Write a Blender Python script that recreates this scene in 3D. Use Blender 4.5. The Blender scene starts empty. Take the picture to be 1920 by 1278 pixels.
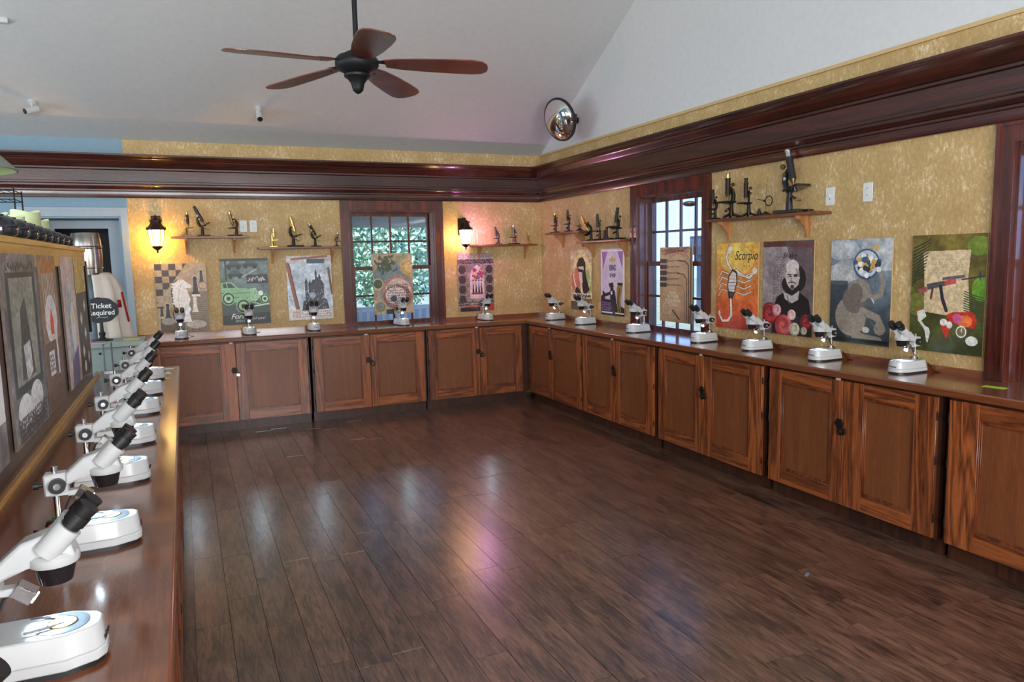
import bpy, bmesh, math, random
import numpy as np
from mathutils import Vector, Matrix, noise
R = math.radians
C = bpy.context.scene.collection
SC = bpy.context.scene
random.seed(7); np.random.seed(7)

# ------------------------------------------------------------------ camera
CX, CY, CZ, YAW, PIT, ROL, FPX = -4.1404, -8.3061, 1.7188, 0.4196, -0.1151, -0.0222, 1368.65
fw = Vector((math.sin(YAW) * math.cos(PIT), math.cos(YAW) * math.cos(PIT), math.sin(PIT)))
r0 = Vector((math.cos(YAW), -math.sin(YAW), 0)); u0 = r0.cross(fw)
r1 = math.cos(ROL) * r0 + math.sin(ROL) * u0; u1 = -math.sin(ROL) * r0 + math.cos(ROL) * u0
cd = bpy.data.cameras.new('camera'); cam = bpy.data.objects.new('camera', cd); C.objects.link(cam)
M = Matrix.Identity(4)
for i in range(3):
    M[i][0], M[i][1], M[i][2], M[i][3] = r1[i], u1[i], -fw[i], (CX, CY, CZ)[i]
cam.matrix_world = M; cd.sensor_width = 36; cd.lens = FPX / 1920 * 36; cd.clip_start = 0.02; cd.clip_end = 300
SC.camera = cam

# ------------------------------------------------------------------ view, world, large lights
SC.view_settings.view_transform = 'Standard'; SC.view_settings.look = 'None'
SC.view_settings.exposure = 0.0; SC.view_settings.gamma = 1; SC.view_settings.use_curve_mapping = False
SC.cycles.use_denoising = True; SC.cycles.max_bounces = 8; SC.cycles.diffuse_bounces = 4
SC.cycles.sample_clamp_indirect = 6.0; SC.cycles.caustics_reflective = False; SC.cycles.caustics_refractive = False
w = bpy.data.worlds.new('World'); SC.world = w; w.use_nodes = True
bg = w.node_tree.nodes['Background']; bg.inputs[0].default_value = (0.31, 0.51, 1.0, 1); bg.inputs[1].default_value = 2.9

sun = bpy.data.lights.new('sun', 'SUN'); sun.energy = 9.5; sun.angle = R(3); sun.color = (1, .96, .88); so = bpy.data.objects.new('sun', sun); C.objects.link(so)
so.rotation_euler = Vector((.25, .62, -.75)).to_track_quat('-Z', 'Y').to_euler()
def area(name, loc, rot, sx, sy, power, col):
    l = bpy.data.lights.new(name, 'AREA'); l.shape = 'RECTANGLE'; l.size = sx; l.size_y = sy; l.energy = power; l.color = col
    o = bpy.data.objects.new(name, l); C.objects.link(o); o.location = loc; o.rotation_euler = rot; return o
# daylight through the openings behind the camera and on the far side of the neighbouring room
for i, x in enumerate((-7.4, -4.9, -2.4)):
    area('daylight_behind', (x, -10.75, 1.9), (R(90), 0, 0), 1.7, 1.6, 190, (1.0, 0.97, 0.935))
for i, y in enumerate((-8.2, -5.2, -2.2)):
    area('daylight_far_side', (-9.15, y, 1.9), (R(90), 0, R(-90)), 1.7, 1.6, 78, (0.82, 0.93, 1.0))

# ------------------------------------------------------------------ materials
def newmat(name):
    m = bpy.data.materials.new(name); m.use_nodes = True
    nt = m.node_tree; b = nt.nodes['Principled BSDF']; return m, nt, b
def N(nt, t, **kw):
    n = nt.nodes.new(t)
    for k, v in kw.items():
        if k in n.inputs: n.inputs[k].default_value = v
        else: setattr(n, k, v)
    return n
def col4(c): return (c[0], c[1], c[2], 1)
def s2l(r, g, b): return tuple((v / 255 / 12.92 if v / 255 <= 0.04045 else ((v / 255 + 0.055) / 1.055) ** 2.4) for v in (r, g, b))
def plain(name, c, rough=0.5, metal=0.0, var=0.0, coat=0.0, bump=0.0, scale=20, spec=0.5):
    m, nt, b = newmat(name); L = nt.links
    b.inputs['Roughness'].default_value = rough; b.inputs['Metallic'].default_value = metal
    b.inputs['Coat Weight'].default_value = coat; b.inputs['Specular IOR Level'].default_value = spec
    tc = N(nt, 'ShaderNodeTexCoord'); no = N(nt, 'ShaderNodeTexNoise', Scale=scale, Detail=4.0)
    L.new(tc.outputs['Object'], no.inputs['Vector'])
    rp = N(nt, 'ShaderNodeValToRGB'); v = max(var, 0.03)
    rp.color_ramp.elements[0].position = .3; rp.color_ramp.elements[1].position = .7
    rp.color_ramp.elements[0].color = col4([x * (1 - v) for x in c]); rp.color_ramp.elements[1].color = col4([min(1, x * (1 + v)) for x in c])
    L.new(no.outputs['Fac'], rp.inputs['Fac']); L.new(rp.outputs['Color'], b.inputs['Base Color'])
    if bump:
        bp = N(nt, 'ShaderNodeBump', Strength=bump, Distance=0.002); L.new(no.outputs['Fac'], bp.inputs['Height']); L.new(bp.outputs['Normal'], b.inputs['Normal'])
    return m
def wood(name, dark, light, axis='z', freq=1.0, rough=0.35, coat=0.0, contrast=0.5, bump=0.25, pervar=0.15, lines=1.0, spec=0.5):
    """grain running along axis in object coordinates, shifted per object"""
    m, nt, b = newmat(name); L = nt.links
    tc = N(nt, 'ShaderNodeTexCoord'); oi = N(nt, 'ShaderNodeObjectInfo')
    mul = N(nt, 'ShaderNodeVectorMath', operation='SCALE'); cb = N(nt, 'ShaderNodeCombineXYZ')
    for k in range(3): L.new(oi.outputs['Random'], cb.inputs[k])
    L.new(cb.outputs[0], mul.inputs[0]); mul.inputs['Scale'].default_value = 37.0
    ad = N(nt, 'ShaderNodeVectorMath', operation='ADD'); L.new(tc.outputs['Object'], ad.inputs[0]); L.new(mul.outputs[0], ad.inputs[1])
    mp = N(nt, 'ShaderNodeMapping'); L.new(ad.outputs[0], mp.inputs['Vector'])
    s = {'x': (0.07, 1, 1), 'y': (1, 0.07, 1), 'z': (1, 1, 0.07)}[axis]
    mp.inputs['Scale'].default_value = s
    n1 = N(nt, 'ShaderNodeTexNoise', Scale=7.0 * freq, Detail=3.0, Roughness=0.5, Distortion=0.6); L.new(mp.outputs[0], n1.inputs['Vector'])
    n2 = N(nt, 'ShaderNodeTexNoise', Scale=110.0 * freq, Detail=3.0, Roughness=0.6); L.new(mp.outputs[0], n2.inputs['Vector'])
    rr = N(nt, 'ShaderNodeMath', operation='MULTIPLY'); rr.inputs[1].default_value = 26.0 * lines; L.new(n1.outputs['Fac'], rr.inputs[0])
    sn = N(nt, 'ShaderNodeMath', operation='SINE'); L.new(rr.outputs[0], sn.inputs[0])
    a1 = N(nt, 'ShaderNodeMath', operation='MULTIPLY_ADD'); a1.inputs[1].default_value = 0.22; L.new(sn.outputs[0], a1.inputs[0]); L.new(n2.outputs['Fac'], a1.inputs[2])
    rp = N(nt, 'ShaderNodeValToRGB'); L.new(a1.outputs[0], rp.inputs['Fac'])
    e = rp.color_ramp.elements; e[0].position = 0.5 - contrast * .5; e[1].position = 0.5 + contrast * .5
    e[0].color = col4(dark); e[1].color = col4(light)
    hs = N(nt, 'ShaderNodeHueSaturation'); L.new(rp.outputs['Color'], hs.inputs['Color'])
    mr = N(nt, 'ShaderNodeMapRange'); L.new(oi.outputs['Random'], mr.inputs['Value']); mr.inputs['To Min'].default_value = 1 - pervar; mr.inputs['To Max'].default_value = 1 + pervar
    L.new(mr.outputs[0], hs.inputs['Value']); L.new(hs.outputs[0], b.inputs['Base Color'])
    b.inputs['Roughness'].default_value = rough; b.inputs['Coat Weight'].default_value = coat; b.inputs['Coat Roughness'].default_value = 0.15
    b.inputs['Specular IOR Level'].default_value = spec
    if bump:
        bp = N(nt, 'ShaderNodeBump', Strength=bump, Distance=0.002); L.new(a1.outputs[0], bp.inputs['Height']); L.new(bp.outputs['Normal'], b.inputs['Normal'])
    return m
def emit(name, c, strength):
    m, nt, b = newmat(name); b.inputs['Base Color'].default_value = col4(c)
    b.inputs['Emission Color'].default_value = col4(c); b.inputs['Emission Strength'].default_value = strength; return m
def glassmat(name):
    m, nt, b = newmat(name); nt.nodes.remove(b); out = nt.nodes['Material Output']
    tr = N(nt, 'ShaderNodeBsdfTransparent'); gl = N(nt, 'ShaderNodeBsdfGlossy', Roughness=0.02); mx = N(nt, 'ShaderNodeMixShader')
    lw = N(nt, 'ShaderNodeLayerWeight'); pw = N(nt, 'ShaderNodeMath', operation='POWER'); pw.inputs[1].default_value = 5.0; ma = N(nt, 'ShaderNodeMath', operation='MULTIPLY_ADD'); ma.inputs[1].default_value = .8; ma.inputs[2].default_value = .035
    nt.links.new(lw.outputs['Facing'], pw.inputs[0]); nt.links.new(pw.outputs[0], ma.inputs[0]); nt.links.new(ma.outputs[0], mx.inputs[0]); nt.links.new(tr.outputs[0], mx.inputs[1]); nt.links.new(gl.outputs[0], mx.inputs[2])
    nt.links.new(mx.outputs[0], out.inputs['Surface']); return m
def wallpaper():
    m, nt, b = newmat('wallpaper'); L = nt.links
    tc = N(nt, 'ShaderNodeTexCoord'); mp = N(nt, 'ShaderNodeMapping'); mp.inputs['Scale'].default_value = (1, 1, 0.5); L.new(tc.outputs['Object'], mp.inputs['Vector'])
    n1 = N(nt, 'ShaderNodeTexNoise', Scale=50.0, Detail=6.0, Roughness=0.75, Distortion=0.5); L.new(mp.outputs[0], n1.inputs['Vector'])
    n2 = N(nt, 'ShaderNodeTexNoise', Scale=5.0, Detail=3.0); L.new(tc.outputs['Object'], n2.inputs['Vector'])
    ad = N(nt, 'ShaderNodeMath', operation='MULTIPLY_ADD'); ad.inputs[1].default_value = 0.45; L.new(n2.outputs['Fac'], ad.inputs[0]); L.new(n1.outputs['Fac'], ad.inputs[2])
    rp = N(nt, 'ShaderNodeValToRGB'); L.new(ad.outputs[0], rp.inputs['Fac']); e = rp.color_ramp.elements
    e[0].position = .60; e[0].color = col4(s2l(178, 147, 95)); e[1].position = .92; e[1].color = col4(s2l(232, 212, 176))
    x = rp.color_ramp.elements.new(.78); x.color = col4(s2l(194, 164, 110))
    L.new(rp.outputs[0], b.inputs['Base Color']); b.inputs['Roughness'].default_value = .6
    bp = N(nt, 'ShaderNodeBump', Strength=.3, Distance=.002); L.new(n1.outputs['Fac'], bp.inputs['Height']); L.new(bp.outputs['Normal'], b.inputs['Normal'])
    return m
MT = {}
MT['paper'] = wallpaper()
MT['blue'] = plain('blue_grey_paint', s2l(122, 152, 168), .6)
MT['trimgrey'] = plain('grey_door_paint', s2l(150, 165, 175), .45)
MT['ceil'] = plain('ceiling_paint', s2l(205, 207, 208), .8, bump=.05)
MT['mahog'] = wood('mahogany', s2l(40, 17, 13), s2l(74, 32, 22), 'x', 1.0, .24, .5, .7, .1, 0.0)
MT['mahog_y'] = wood('mahogany_along', s2l(40, 17, 13), s2l(74, 32, 22), 'y', 1.0, .24, .5, .7, .1, 0.0)
MT['mahog_z'] = wood('mahogany_upright', s2l(58, 22, 16), s2l(104, 44, 30), 'z', 1.0, .25, .4, .7, .1, 0.1)
MT['oak_z'] = wood('oak_upright', s2l(70, 32, 14), s2l(176, 98, 50), 'z', 1.3, .36, .25, .75, .3, .14, 1.5)
MT['oak_x'] = wood('oak_level', s2l(70, 32, 14), s2l(176, 98, 50), 'x', 1.3, .36, .25, .75, .3, .14, 1.5)
MT['panel'] = wood('plywood_panel', s2l(108, 60, 32), s2l(150, 90, 50), 'z', 1.6, .42, .1, .9, .1, .1, .35)
MT['mould'] = wood('door_moulding', s2l(72, 32, 15), s2l(138, 72, 36), 'z', 2, .35, .2, .7, .1, .05)
MT['body'] = wood('cabinet_carcass', s2l(40, 20, 12), s2l(78, 40, 22), 'z', 1, .45, .1, .7, .1, .05)
MT['top_x'] = wood('worktop_wood', s2l(98, 52, 29), s2l(147, 86, 50), 'x', .9, .17, .6, .9, .04, .04, .25)
MT['top_y'] = wood('worktop_wood_along', s2l(98, 52, 29), s2l(147, 86, 50), 'y', .9, .17, .6, .9, .04, .04, .25)
MT['shelf'] = wood('shelf_wood', s2l(84, 42, 24), s2l(142, 84, 50), 'x', 1.2, .4, .1, .8, .1, .1)
MT['bracket'] = wood('bracket_wood', s2l(150, 98, 58), s2l(196, 140, 88), 'z', 1.2, .45, .05, .9, .1, .05)
MT['pine'] = wood('pine_lamplit', s2l(190, 140, 62), s2l(232, 188, 100), 'y', 1.2, .4, .1, .9, .1, .05)  # pine made yellower, warm lamplight put into its colour
MT['darkwood'] = wood('dark_partition_wood', s2l(30, 16, 12), s2l(62, 34, 22), 'z', 1, .35, .2, .8, .1, .0)
MT['floorgap'] = plain('floor_joint', s2l(38, 26, 21), .6)
def planks_mat():
    m, nt, b = newmat('floor_plank_wood'); L = nt.links
    tc = N(nt, 'ShaderNodeTexCoord'); oi = N(nt, 'ShaderNodeObjectInfo')
    cb = N(nt, 'ShaderNodeCombineXYZ'); [L.new(oi.outputs['Random'], cb.inputs[k]) for k in range(3)]
    ml = N(nt, 'ShaderNodeVectorMath', operation='SCALE'); ml.inputs['Scale'].default_value = 61.0; L.new(cb.outputs[0], ml.inputs[0])
    ad = N(nt, 'ShaderNodeVectorMath', operation='ADD'); L.new(tc.outputs['Object'], ad.inputs[0]); L.new(ml.outputs[0], ad.inputs[1])
    mp = N(nt, 'ShaderNodeMapping'); mp.inputs['Scale'].default_value = (1, .12, 1); L.new(ad.outputs[0], mp.inputs['Vector'])
    n1 = N(nt, 'ShaderNodeTexNoise', Scale=42.0, Detail=6.0, Roughness=.7, Distortion=1.2); L.new(mp.outputs[0], n1.inputs['Vector'])
    mp2 = N(nt, 'ShaderNodeMapping'); mp2.inputs['Scale'].default_value = (1, .3, 1); L.new(ad.outputs[0], mp2.inputs['Vector'])
    n2 = N(nt, 'ShaderNodeTexNoise', Scale=9.0, Detail=3.0); L.new(mp2.outputs[0], n2.inputs['Vector'])
    sm = N(nt, 'ShaderNodeMath', operation='MULTIPLY_ADD'); sm.inputs[1].default_value = .5; L.new(n2.outputs['Fac'], sm.inputs[0]); L.new(n1.outputs['Fac'], sm.inputs[2])
    rp = N(nt, 'ShaderNodeValToRGB'); L.new(sm.outputs[0], rp.inputs['Fac']); e = rp.color_ramp.elements
    e[0].position = .60; e[0].color = col4(s2l(44, 28, 22)); e[1].position = .92; e[1].color = col4(s2l(128, 92, 74))
    hs = N(nt, 'ShaderNodeHueSaturation'); L.new(rp.outputs[0], hs.inputs['Color']); mr = N(nt, 'ShaderNodeMapRange'); L.new(oi.outputs['Random'], mr.inputs['Value'])
    mr.inputs['To Min'].default_value = .82; mr.inputs['To Max'].default_value = 1.18; L.new(mr.outputs[0], hs.inputs['Value']); L.new(hs.outputs[0], b.inputs['Base Color'])
    r2 = N(nt, 'ShaderNodeMapRange'); L.new(n1.outputs['Fac'], r2.inputs['Value']); r2.inputs['To Min'].default_value = .28; r2.inputs['To Max'].default_value = .46
    L.new(r2.outputs[0], b.inputs['Roughness']); b.inputs['Specular IOR Level'].default_value = .7; b.inputs['Coat Weight'].default_value = 1.0; b.inputs['Coat IOR'].default_value = 1.6; b.inputs['Coat Roughness'].default_value = .23
    bp = N(nt, 'ShaderNodeBump', Strength=.5, Distance=.002); L.new(n1.outputs['Fac'], bp.inputs['Height']); L.new(bp.outputs['Normal'], b.inputs['Normal'])
    return m
MT['plank'] = planks_mat()
MT['white'] = plain('white_enamel', s2l(200, 203, 203), .35, coat=.15)
MT['whiteplastic'] = plain('white_plastic', s2l(220, 222, 218), .4)
MT['black'] = plain('black_rubber', (.012, .012, .013), .45)
MT['blackgloss'] = plain('black_lacquer', (.012, .012, .014), .18, coat=.5)
MT['chrome'] = plain('chrome', (.75, .76, .78), .15, 1.0)
MT['steel'] = plain('brushed_steel', (.45, .46, .48), .35, 1.0, .15)
MT['brass'] = plain('brass', (.62, .42, .13), .3, 1.0, .15)
MT['oldbrass'] = plain('aged_brass', (.20, .13, .06), .42, 1.0, .3)
MT['bronze'] = plain('bronze_lantern', s2l(58, 38, 26), .45, .6, .3)
MT['iron'] = plain('dark_iron', s2l(46, 42, 38), .5, .7, .3)
MT['stage'] = plain('grey_stage', s2l(120, 135, 148), .35)
MT['lamp'] = emit('microscope_led', (.70, .88, 1.0), 30)
MT['stageglass'] = emit('lit_stage_glass', (1.0, .93, .75), 2.6)
MT['glow'] = emit('lantern_glass', (1.0, .66, .22), 9)
MT['glow2'] = emit('lantern_glass_pink', (1.0, .70, .46), 15)
MT['glass'] = glassmat('window_glass')
MT['mirror'] = plain('mirror_glass', (.9, .9, .9), .02, 1.0)
MT['blade'] = wood('fan_blade_wood', s2l(70, 28, 16), s2l(128, 62, 34), 'x', 1.5, .35, .3, .9, .05, .1, .4)
MT['red'] = plain('red_switch', s2l(200, 60, 50), .4)
MT['green'] = plain('green_switch', s2l(60, 150, 80), .4)
MT['lime'] = plain('lime_sticker', s2l(175, 215, 40), .5)
MT['yellow'] = plain('yellow_sticker', s2l(235, 215, 80), .5)
MT['edge'] = plain('board_edge', s2l(200, 170, 120), .6)
MT['ink_white'] = plain('white_ink', s2l(235, 235, 230), .6)
MT['ink_black'] = plain('black_ink', s2l(25, 22, 24), .6)
MT['ink_red'] = plain('dark_red_ink', s2l(130, 50, 50), .6)
MT['ink_tan'] = plain('pale_ink', s2l(222, 205, 175), .6)
MT['cloth'] = plain('white_cape_cloth', s2l(214, 204, 192), .8, var=.05)
MT['redcloth'] = plain('red_cross_cloth', s2l(150, 25, 22), .8)
MT['mail'] = plain('grey_mail', s2l(95, 110, 118), .45, .6, .35, scale=160, bump=.6)
MT['helm'] = plain('helmet_steel', (.38, .34, .30), .28, 1.0, .25, scale=9)
MT['podium'] = plain('podium_paint', s2l(150, 165, 155), .5)
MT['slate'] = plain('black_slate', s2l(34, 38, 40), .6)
MT['pink'] = plain('pink_card', s2l(235, 95, 140), .6)
MT['candle'] = plain('pale_green_wax', s2l(205, 220, 168), .5)
MT['jar'] = plain('dark_glazed_jar', s2l(30, 34, 42), .15, coat=.6)
MT['leaf'] = plain('tree_leaf', s2l(142, 188, 132), .6, var=.35, scale=3)
MT['leaf2'] = plain('tree_leaf_bluish', s2l(150, 190, 168), .6, var=.35, scale=3)
MT['bark'] = plain('bark', s2l(120, 105, 95), .8, var=.3)
MT['porch'] = plain('porch_paint', s2l(190, 198, 204), .6)
MT['rail'] = plain('white_railing_paint', s2l(225, 232, 240), .5)
MT['ground'] = plain('outside_ground', s2l(120, 130, 110), .9, var=.2, scale=2)
MT['siding'] = plain('grey_siding', s2l(84, 90, 108), .7)
MT['roofmat'] = plain('grey_roof', s2l(72, 72, 84), .8)
MT['shade'] = plain('lampshade_grey', s2l(120, 125, 118), .5)
MT['shadein'] = plain('lampshade_green', s2l(150, 170, 120), .6)
MT['wire'] = plain('black_wire', (.006, .007, .008), .5, spec=.3)

# ------------------------------------------------------------------ mesh building
class MB:
    def __init__(s): s.v = []; s.f = []; s.m = []; s.sm = []
    def add(s, vs, fs, mi=0, smooth=False, T=None):
        n = len(s.v)
        for p in vs:
            p = Vector(p)
            if T is not None: p = T @ p
            s.v.append(tuple(p))
        for f in fs: s.f.append(tuple(i + n for i in f)); s.m.append(mi); s.sm.append(smooth)
        return s
    def box(s, x0, x1, y0, y1, z0, z1, mi=0, T=None, ch=0):
        if x0 > x1: x0, x1 = x1, x0
        if y0 > y1: y0, y1 = y1, y0
        if z0 > z1: z0, z1 = z1, z0
        if ch > 0:
            bm = bmesh.new(); vs = [bm.verts.new(p) for p in ((x0,y0,z0),(x1,y0,z0),(x1,y1,z0),(x0,y1,z0),(x0,y0,z1),(x1,y0,z1),(x1,y1,z1),(x0,y1,z1))]
            for f in ((0,3,2,1),(4,5,6,7),(0,1,5,4),(1,2,6,5),(2,3,7,6),(3,0,4,7)): bm.faces.new([vs[i] for i in f])
            bmesh.ops.bevel(bm, geom=bm.edges[:], offset=ch, segments=1, affect='EDGES'); bm.verts.index_update()
            s.add([v.co.copy() for v in bm.verts], [[v.index for v in f.verts] for f in bm.faces], mi, False, T); bm.free(); return s
        return s.add([(x0,y0,z0),(x1,y0,z0),(x1,y1,z0),(x0,y1,z0),(x0,y0,z1),(x1,y0,z1),(x1,y1,z1),(x0,y1,z1)],
                     [(0,3,2,1),(4,5,6,7),(0,1,5,4),(1,2,6,5),(2,3,7,6),(3,0,4,7)], mi, False, T)
    def cyl(s, a, b, r1, r2=None, n=16, mi=0, cap=True, T=None):
        a = Vector(a); b = Vector(b); r2 = r1 if r2 is None else r2
        d = (b - a).normalized(); u = d.orthogonal().normalized(); v = d.cross(u)
        vs = [a + (u * math.cos(2*math.pi*i/n) + v * math.sin(2*math.pi*i/n)) * r1 for i in range(n)] + [b + (u * math.cos(2*math.pi*i/n) + v * math.sin(2*math.pi*i/n)) * r2 for i in range(n)]
        s.add(vs, [(i, (i+1) % n, n + (i+1) % n, n + i) for i in range(n)], mi, True, T)
        if cap:
            s.add(vs[:n], [tuple(range(n-1, -1, -1))], mi, False, T); s.add(vs[n:], [tuple(range(n))], mi, False, T)
        return s
    def lathe(s, prof, n=20, mi=0, T=None, smooth=True, sx=1, sy=1, cap=True):
        vs = []
        for r, z in prof: vs += [(r * math.cos(2*math.pi*i/n) * sx, r * math.sin(2*math.pi*i/n) * sy, z) for i in range(n)]
        fs = [(k*n + i, k*n + (i+1) % n, (k+1)*n + (i+1) % n, (k+1)*n + i) for k in range(len(prof)-1) for i in range(n)]
        s.add(vs, fs, mi, smooth, T)
        if not cap: return s
        if prof[0][0] > 1e-5: s.add(vs[:n], [tuple(range(n-1, -1, -1))], mi, False, T)
        if prof[-1][0] > 1e-5: s.add(vs[-n:], [tuple(range(n))], mi, False, T)
        return s
    def tube(s, pts, r, n=8, mi=0, T=None):
        pts = [Vector(p) for p in pts]; rs = r if isinstance(r, (list, tuple)) else [r] * len(pts)
        vs = []; u = None
        for i, p in enumerate(pts):
            d = (pts[min(i+1, len(pts)-1)] - pts[max(i-1, 0)]).normalized()
            if u is None: u = d.orthogonal().normalized()
            u = (u - d * u.dot(d)).normalized(); v = d.cross(u)
            vs += [p + (u * math.cos(2*math.pi*k/n) + v * math.sin(2*math.pi*k/n)) * rs[i] for k in range(n)]
        m = len(pts)
        s.add(vs, [(k*n + i, k*n + (i+1) % n, (k+1)*n + (i+1) % n, (k+1)*n + i) for k in range(m-1) for i in range(n)], mi, True, T)
        s.add(vs[:n], [tuple(range(n-1, -1, -1))], mi, False, T); s.add(vs[-n:], [tuple(range(n))], mi, False, T)
        return s
    def prism(s, poly, h0, h1, axis='z', mi=0, T=None, inset=0.0, smooth=False):
        """polygon (counter-clockwise) extruded along axis; inset shrinks the h1 end"""
        n = len(poly); cx = sum(p[0] for p in poly)/n; cy = sum(p[1] for p in poly)/n
        ax = max(abs(p[0]-cx) for p in poly) or 1; ay = max(abs(p[1]-cy) for p in poly) or 1
        q = [(cx + (p[0]-cx)*(1-inset/ax), cy + (p[1]-cy)*(1-inset/ay)) for p in poly]
        def mk(p, h): return {'z': (p[0], p[1], h), 'y': (p[0], h, p[1]), 'x': (h, p[0], p[1])}[axis]
        vs = [mk(p, h0) for p in poly] + [mk(p, h1) for p in q]
        s.add(vs, [tuple(range(n-1, -1, -1)), tuple(range(n, 2*n))], mi, False, T)
        s.add(vs, [(i, (i+1) % n, n + (i+1) % n, n + i) for i in range(n)], mi, smooth, T)
        return s
    def sphere(s, c, r, n=12, mi=0, sc=(1,1,1), T=None):
        pr = [(max(1e-6, math.sin(math.pi*k/(n//2+2)))*r, -math.cos(math.pi*k/(n//2+2))*r) for k in range(n//2+3)]
        TT = Matrix.Translation(c) @ Matrix.Diagonal((*sc, 1)); TT = TT if T is None else T @ TT
        return s.lathe(pr, n, mi, TT)
    def build(s, name, mats, parent=None, loc=(0,0,0), rot=(0,0,0), bevel=0, fix=True):
        me = bpy.data.meshes.new(name); me.from_pydata(s.v, [], s.f)
        for m in (mats if isinstance(mats, (list, tuple)) else [mats]): me.materials.append(m)
        me.polygons.foreach_set('material_index', s.m); me.polygons.foreach_set('use_smooth', s.sm)
        if fix:
            bm = bmesh.new(); bm.from_mesh(me); bmesh.ops.remove_doubles(bm, verts=bm.verts, dist=1e-6); bmesh.ops.recalc_face_normals(bm, faces=bm.faces); bm.to_mesh(me); bm.free()
        me.update(); me.set_sharp_from_angle(angle=R(40))
        o = bpy.data.objects.new(name, me); C.objects.link(o); o.parent = parent; o.location = loc; o.rotation_euler = rot
        if bevel:
            b = o.modifiers.new('bevel', 'BEVEL'); b.width = bevel; b.segments = 2; b.limit_method = 'ANGLE'; b.angle_limit = R(40)
        return o
def tag(o, label=None, cat=None, group=None, kind=None):
    if label: o['label'] = label
    if cat: o['category'] = cat
    if group: o['group'] = group
    if kind: o['kind'] = kind
    return o
def empty(name, loc, rz=0, label=None, cat=None, group=None, kind=None):
    o = bpy.data.objects.new(name, None); C.objects.link(o); o.location = loc; o.rotation_euler = (0, 0, rz); o.empty_display_size = .05
    return tag(o, label, cat, group, kind)
KIDS = {}
def children(o): return [c for c in bpy.data.objects if c.parent == o]
def copy_tree(o, parent=None):
    c = o.copy(); C.objects.link(c); c.parent = parent
    for ch in children(o): copy_tree(ch, c)
    return c
def struct(o): o['kind'] = 'structure'; return o
def text(name, body, size, mat, parent, loc, rot, ext=.0004, shear=0.0, align='CENTER', sx=1.0, bold=0.0):
    cu = bpy.data.curves.new(name, 'FONT'); cu.body = body; cu.size = size; cu.extrude = ext; cu.shear = shear; cu.align_x = align; cu.offset = bold; cu.resolution_u = 3; cu.space_line = .85
    t = bpy.data.objects.new(name, cu); C.objects.link(t); bpy.context.view_layer.update()
    me = bpy.data.meshes.new_from_object(t.evaluated_get(bpy.context.evaluated_depsgraph_get())); bpy.data.objects.remove(t)
    me.materials.clear(); me.materials.append(mat)
    o = bpy.data.objects.new(name, me); C.objects.link(o); o.parent = parent; o.location = loc; o.rotation_euler = rot; o.scale = (sx, 1, 1); return o

# ------------------------------------------------------------------ the room
ZC, ZT, Z2, Z1, SL, RY = .966, 2.95, 2.788, 2.381, .567, -5.3
def wall_rects(x0, x1, z0, z1, ops):
    out = []; ops = sorted(ops); x = x0
    for a, b, c, d in ops:
        out.append((x, a, z0, z1))
        if c > z0: out.append((a, b, z0, c))
        if d < z1: out.append((a, b, d, z1))
        x = b
    out.append((x, x1, z0, z1)); return out
def wall(name, x0, x1, z0, z1, ops, mat, loc=(0,0,0), rz=0, th=.2):
    m = MB()
    for a, b, c, d in wall_rects(x0, x1, z0, z1, ops): m.box(a, b, 0, th, c, d)
    return struct(m.build(name, mat, loc=loc, rot=(0, 0, rz), fix=False))
W1, W2, W3 = -1.905, 2.66, 6.26           # window centres along their walls
HW = .5
wall('wall_back', -4.604, .2, 0, ZT, [(W1-HW, W1+HW, ZC-.03, 2.27)], MT['paper'])
wall('wall_back_left', -9.2, -4.604, 0, ZT, [(-5.43, -4.67, 0, 2.20)], MT['blue'])
wall('wall_right', 0, 10.7, 0, ZT, [(W2-HW, W2+HW, ZC-.03, 2.27), (W3-HW, W3+HW, ZC-.03, 2.27)], MT['paper'], rz=R(-90))
g = MB(); g.prism([(.2, ZT), (-10.7, ZT), (-10.7, ZT+.03), (RY, ZT - SL*RY), (.2, ZT-.1)][::-1], .0, .2, 'x')
g = MB(); g.prism([(-10.7, ZT), (0, ZT), (RY, ZT - SL*RY)], .002, .2, 'x')
struct(g.build('wall_right_gable', MT['ceil']))
g = MB(); g.prism([(-10.7, 0), (.2, 0), (0, ZT), (RY, ZT - SL*RY), (-10.7, ZT)], -9.4, -9.2, 'x')
# far side wall with three openings
m = MB()
for a, b, c, d in wall_rects(-.2, 10.7, 0, ZT, [(y-.85, y+.85, 1.1, 2.7) for y in (2.2, 5.2, 8.2)]): m.box(-9.3, -9.2, -b, -a, c, d)
m.prism([(-10.7, ZT), (0, ZT), (RY, ZT - SL*RY)], -9.3, -9.2, 'x'); struct(m.build('wall_left', MT['blue']))
m = MB()
for a, b, c, d in wall_rects(-9.3, .2, 0, ZT, [(x-.85, x+.85, 1.1, 2.7) for x in (-7.4, -4.9, -2.4)]): m.box(a, b, -10.7, -10.6, c, d)
struct(m.build('wall_front', MT['blue']))
m = MB(); th = .1
zr = ZT - SL*RY
m.prism([(0, ZT), (RY, zr), (-10.7, ZT), (-10.7, ZT+th), (RY, zr+th), (.2, ZT+th-.12)], -9.3, .2, 'x')
struct(m.build('ceiling', MT['ceil']))
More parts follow.
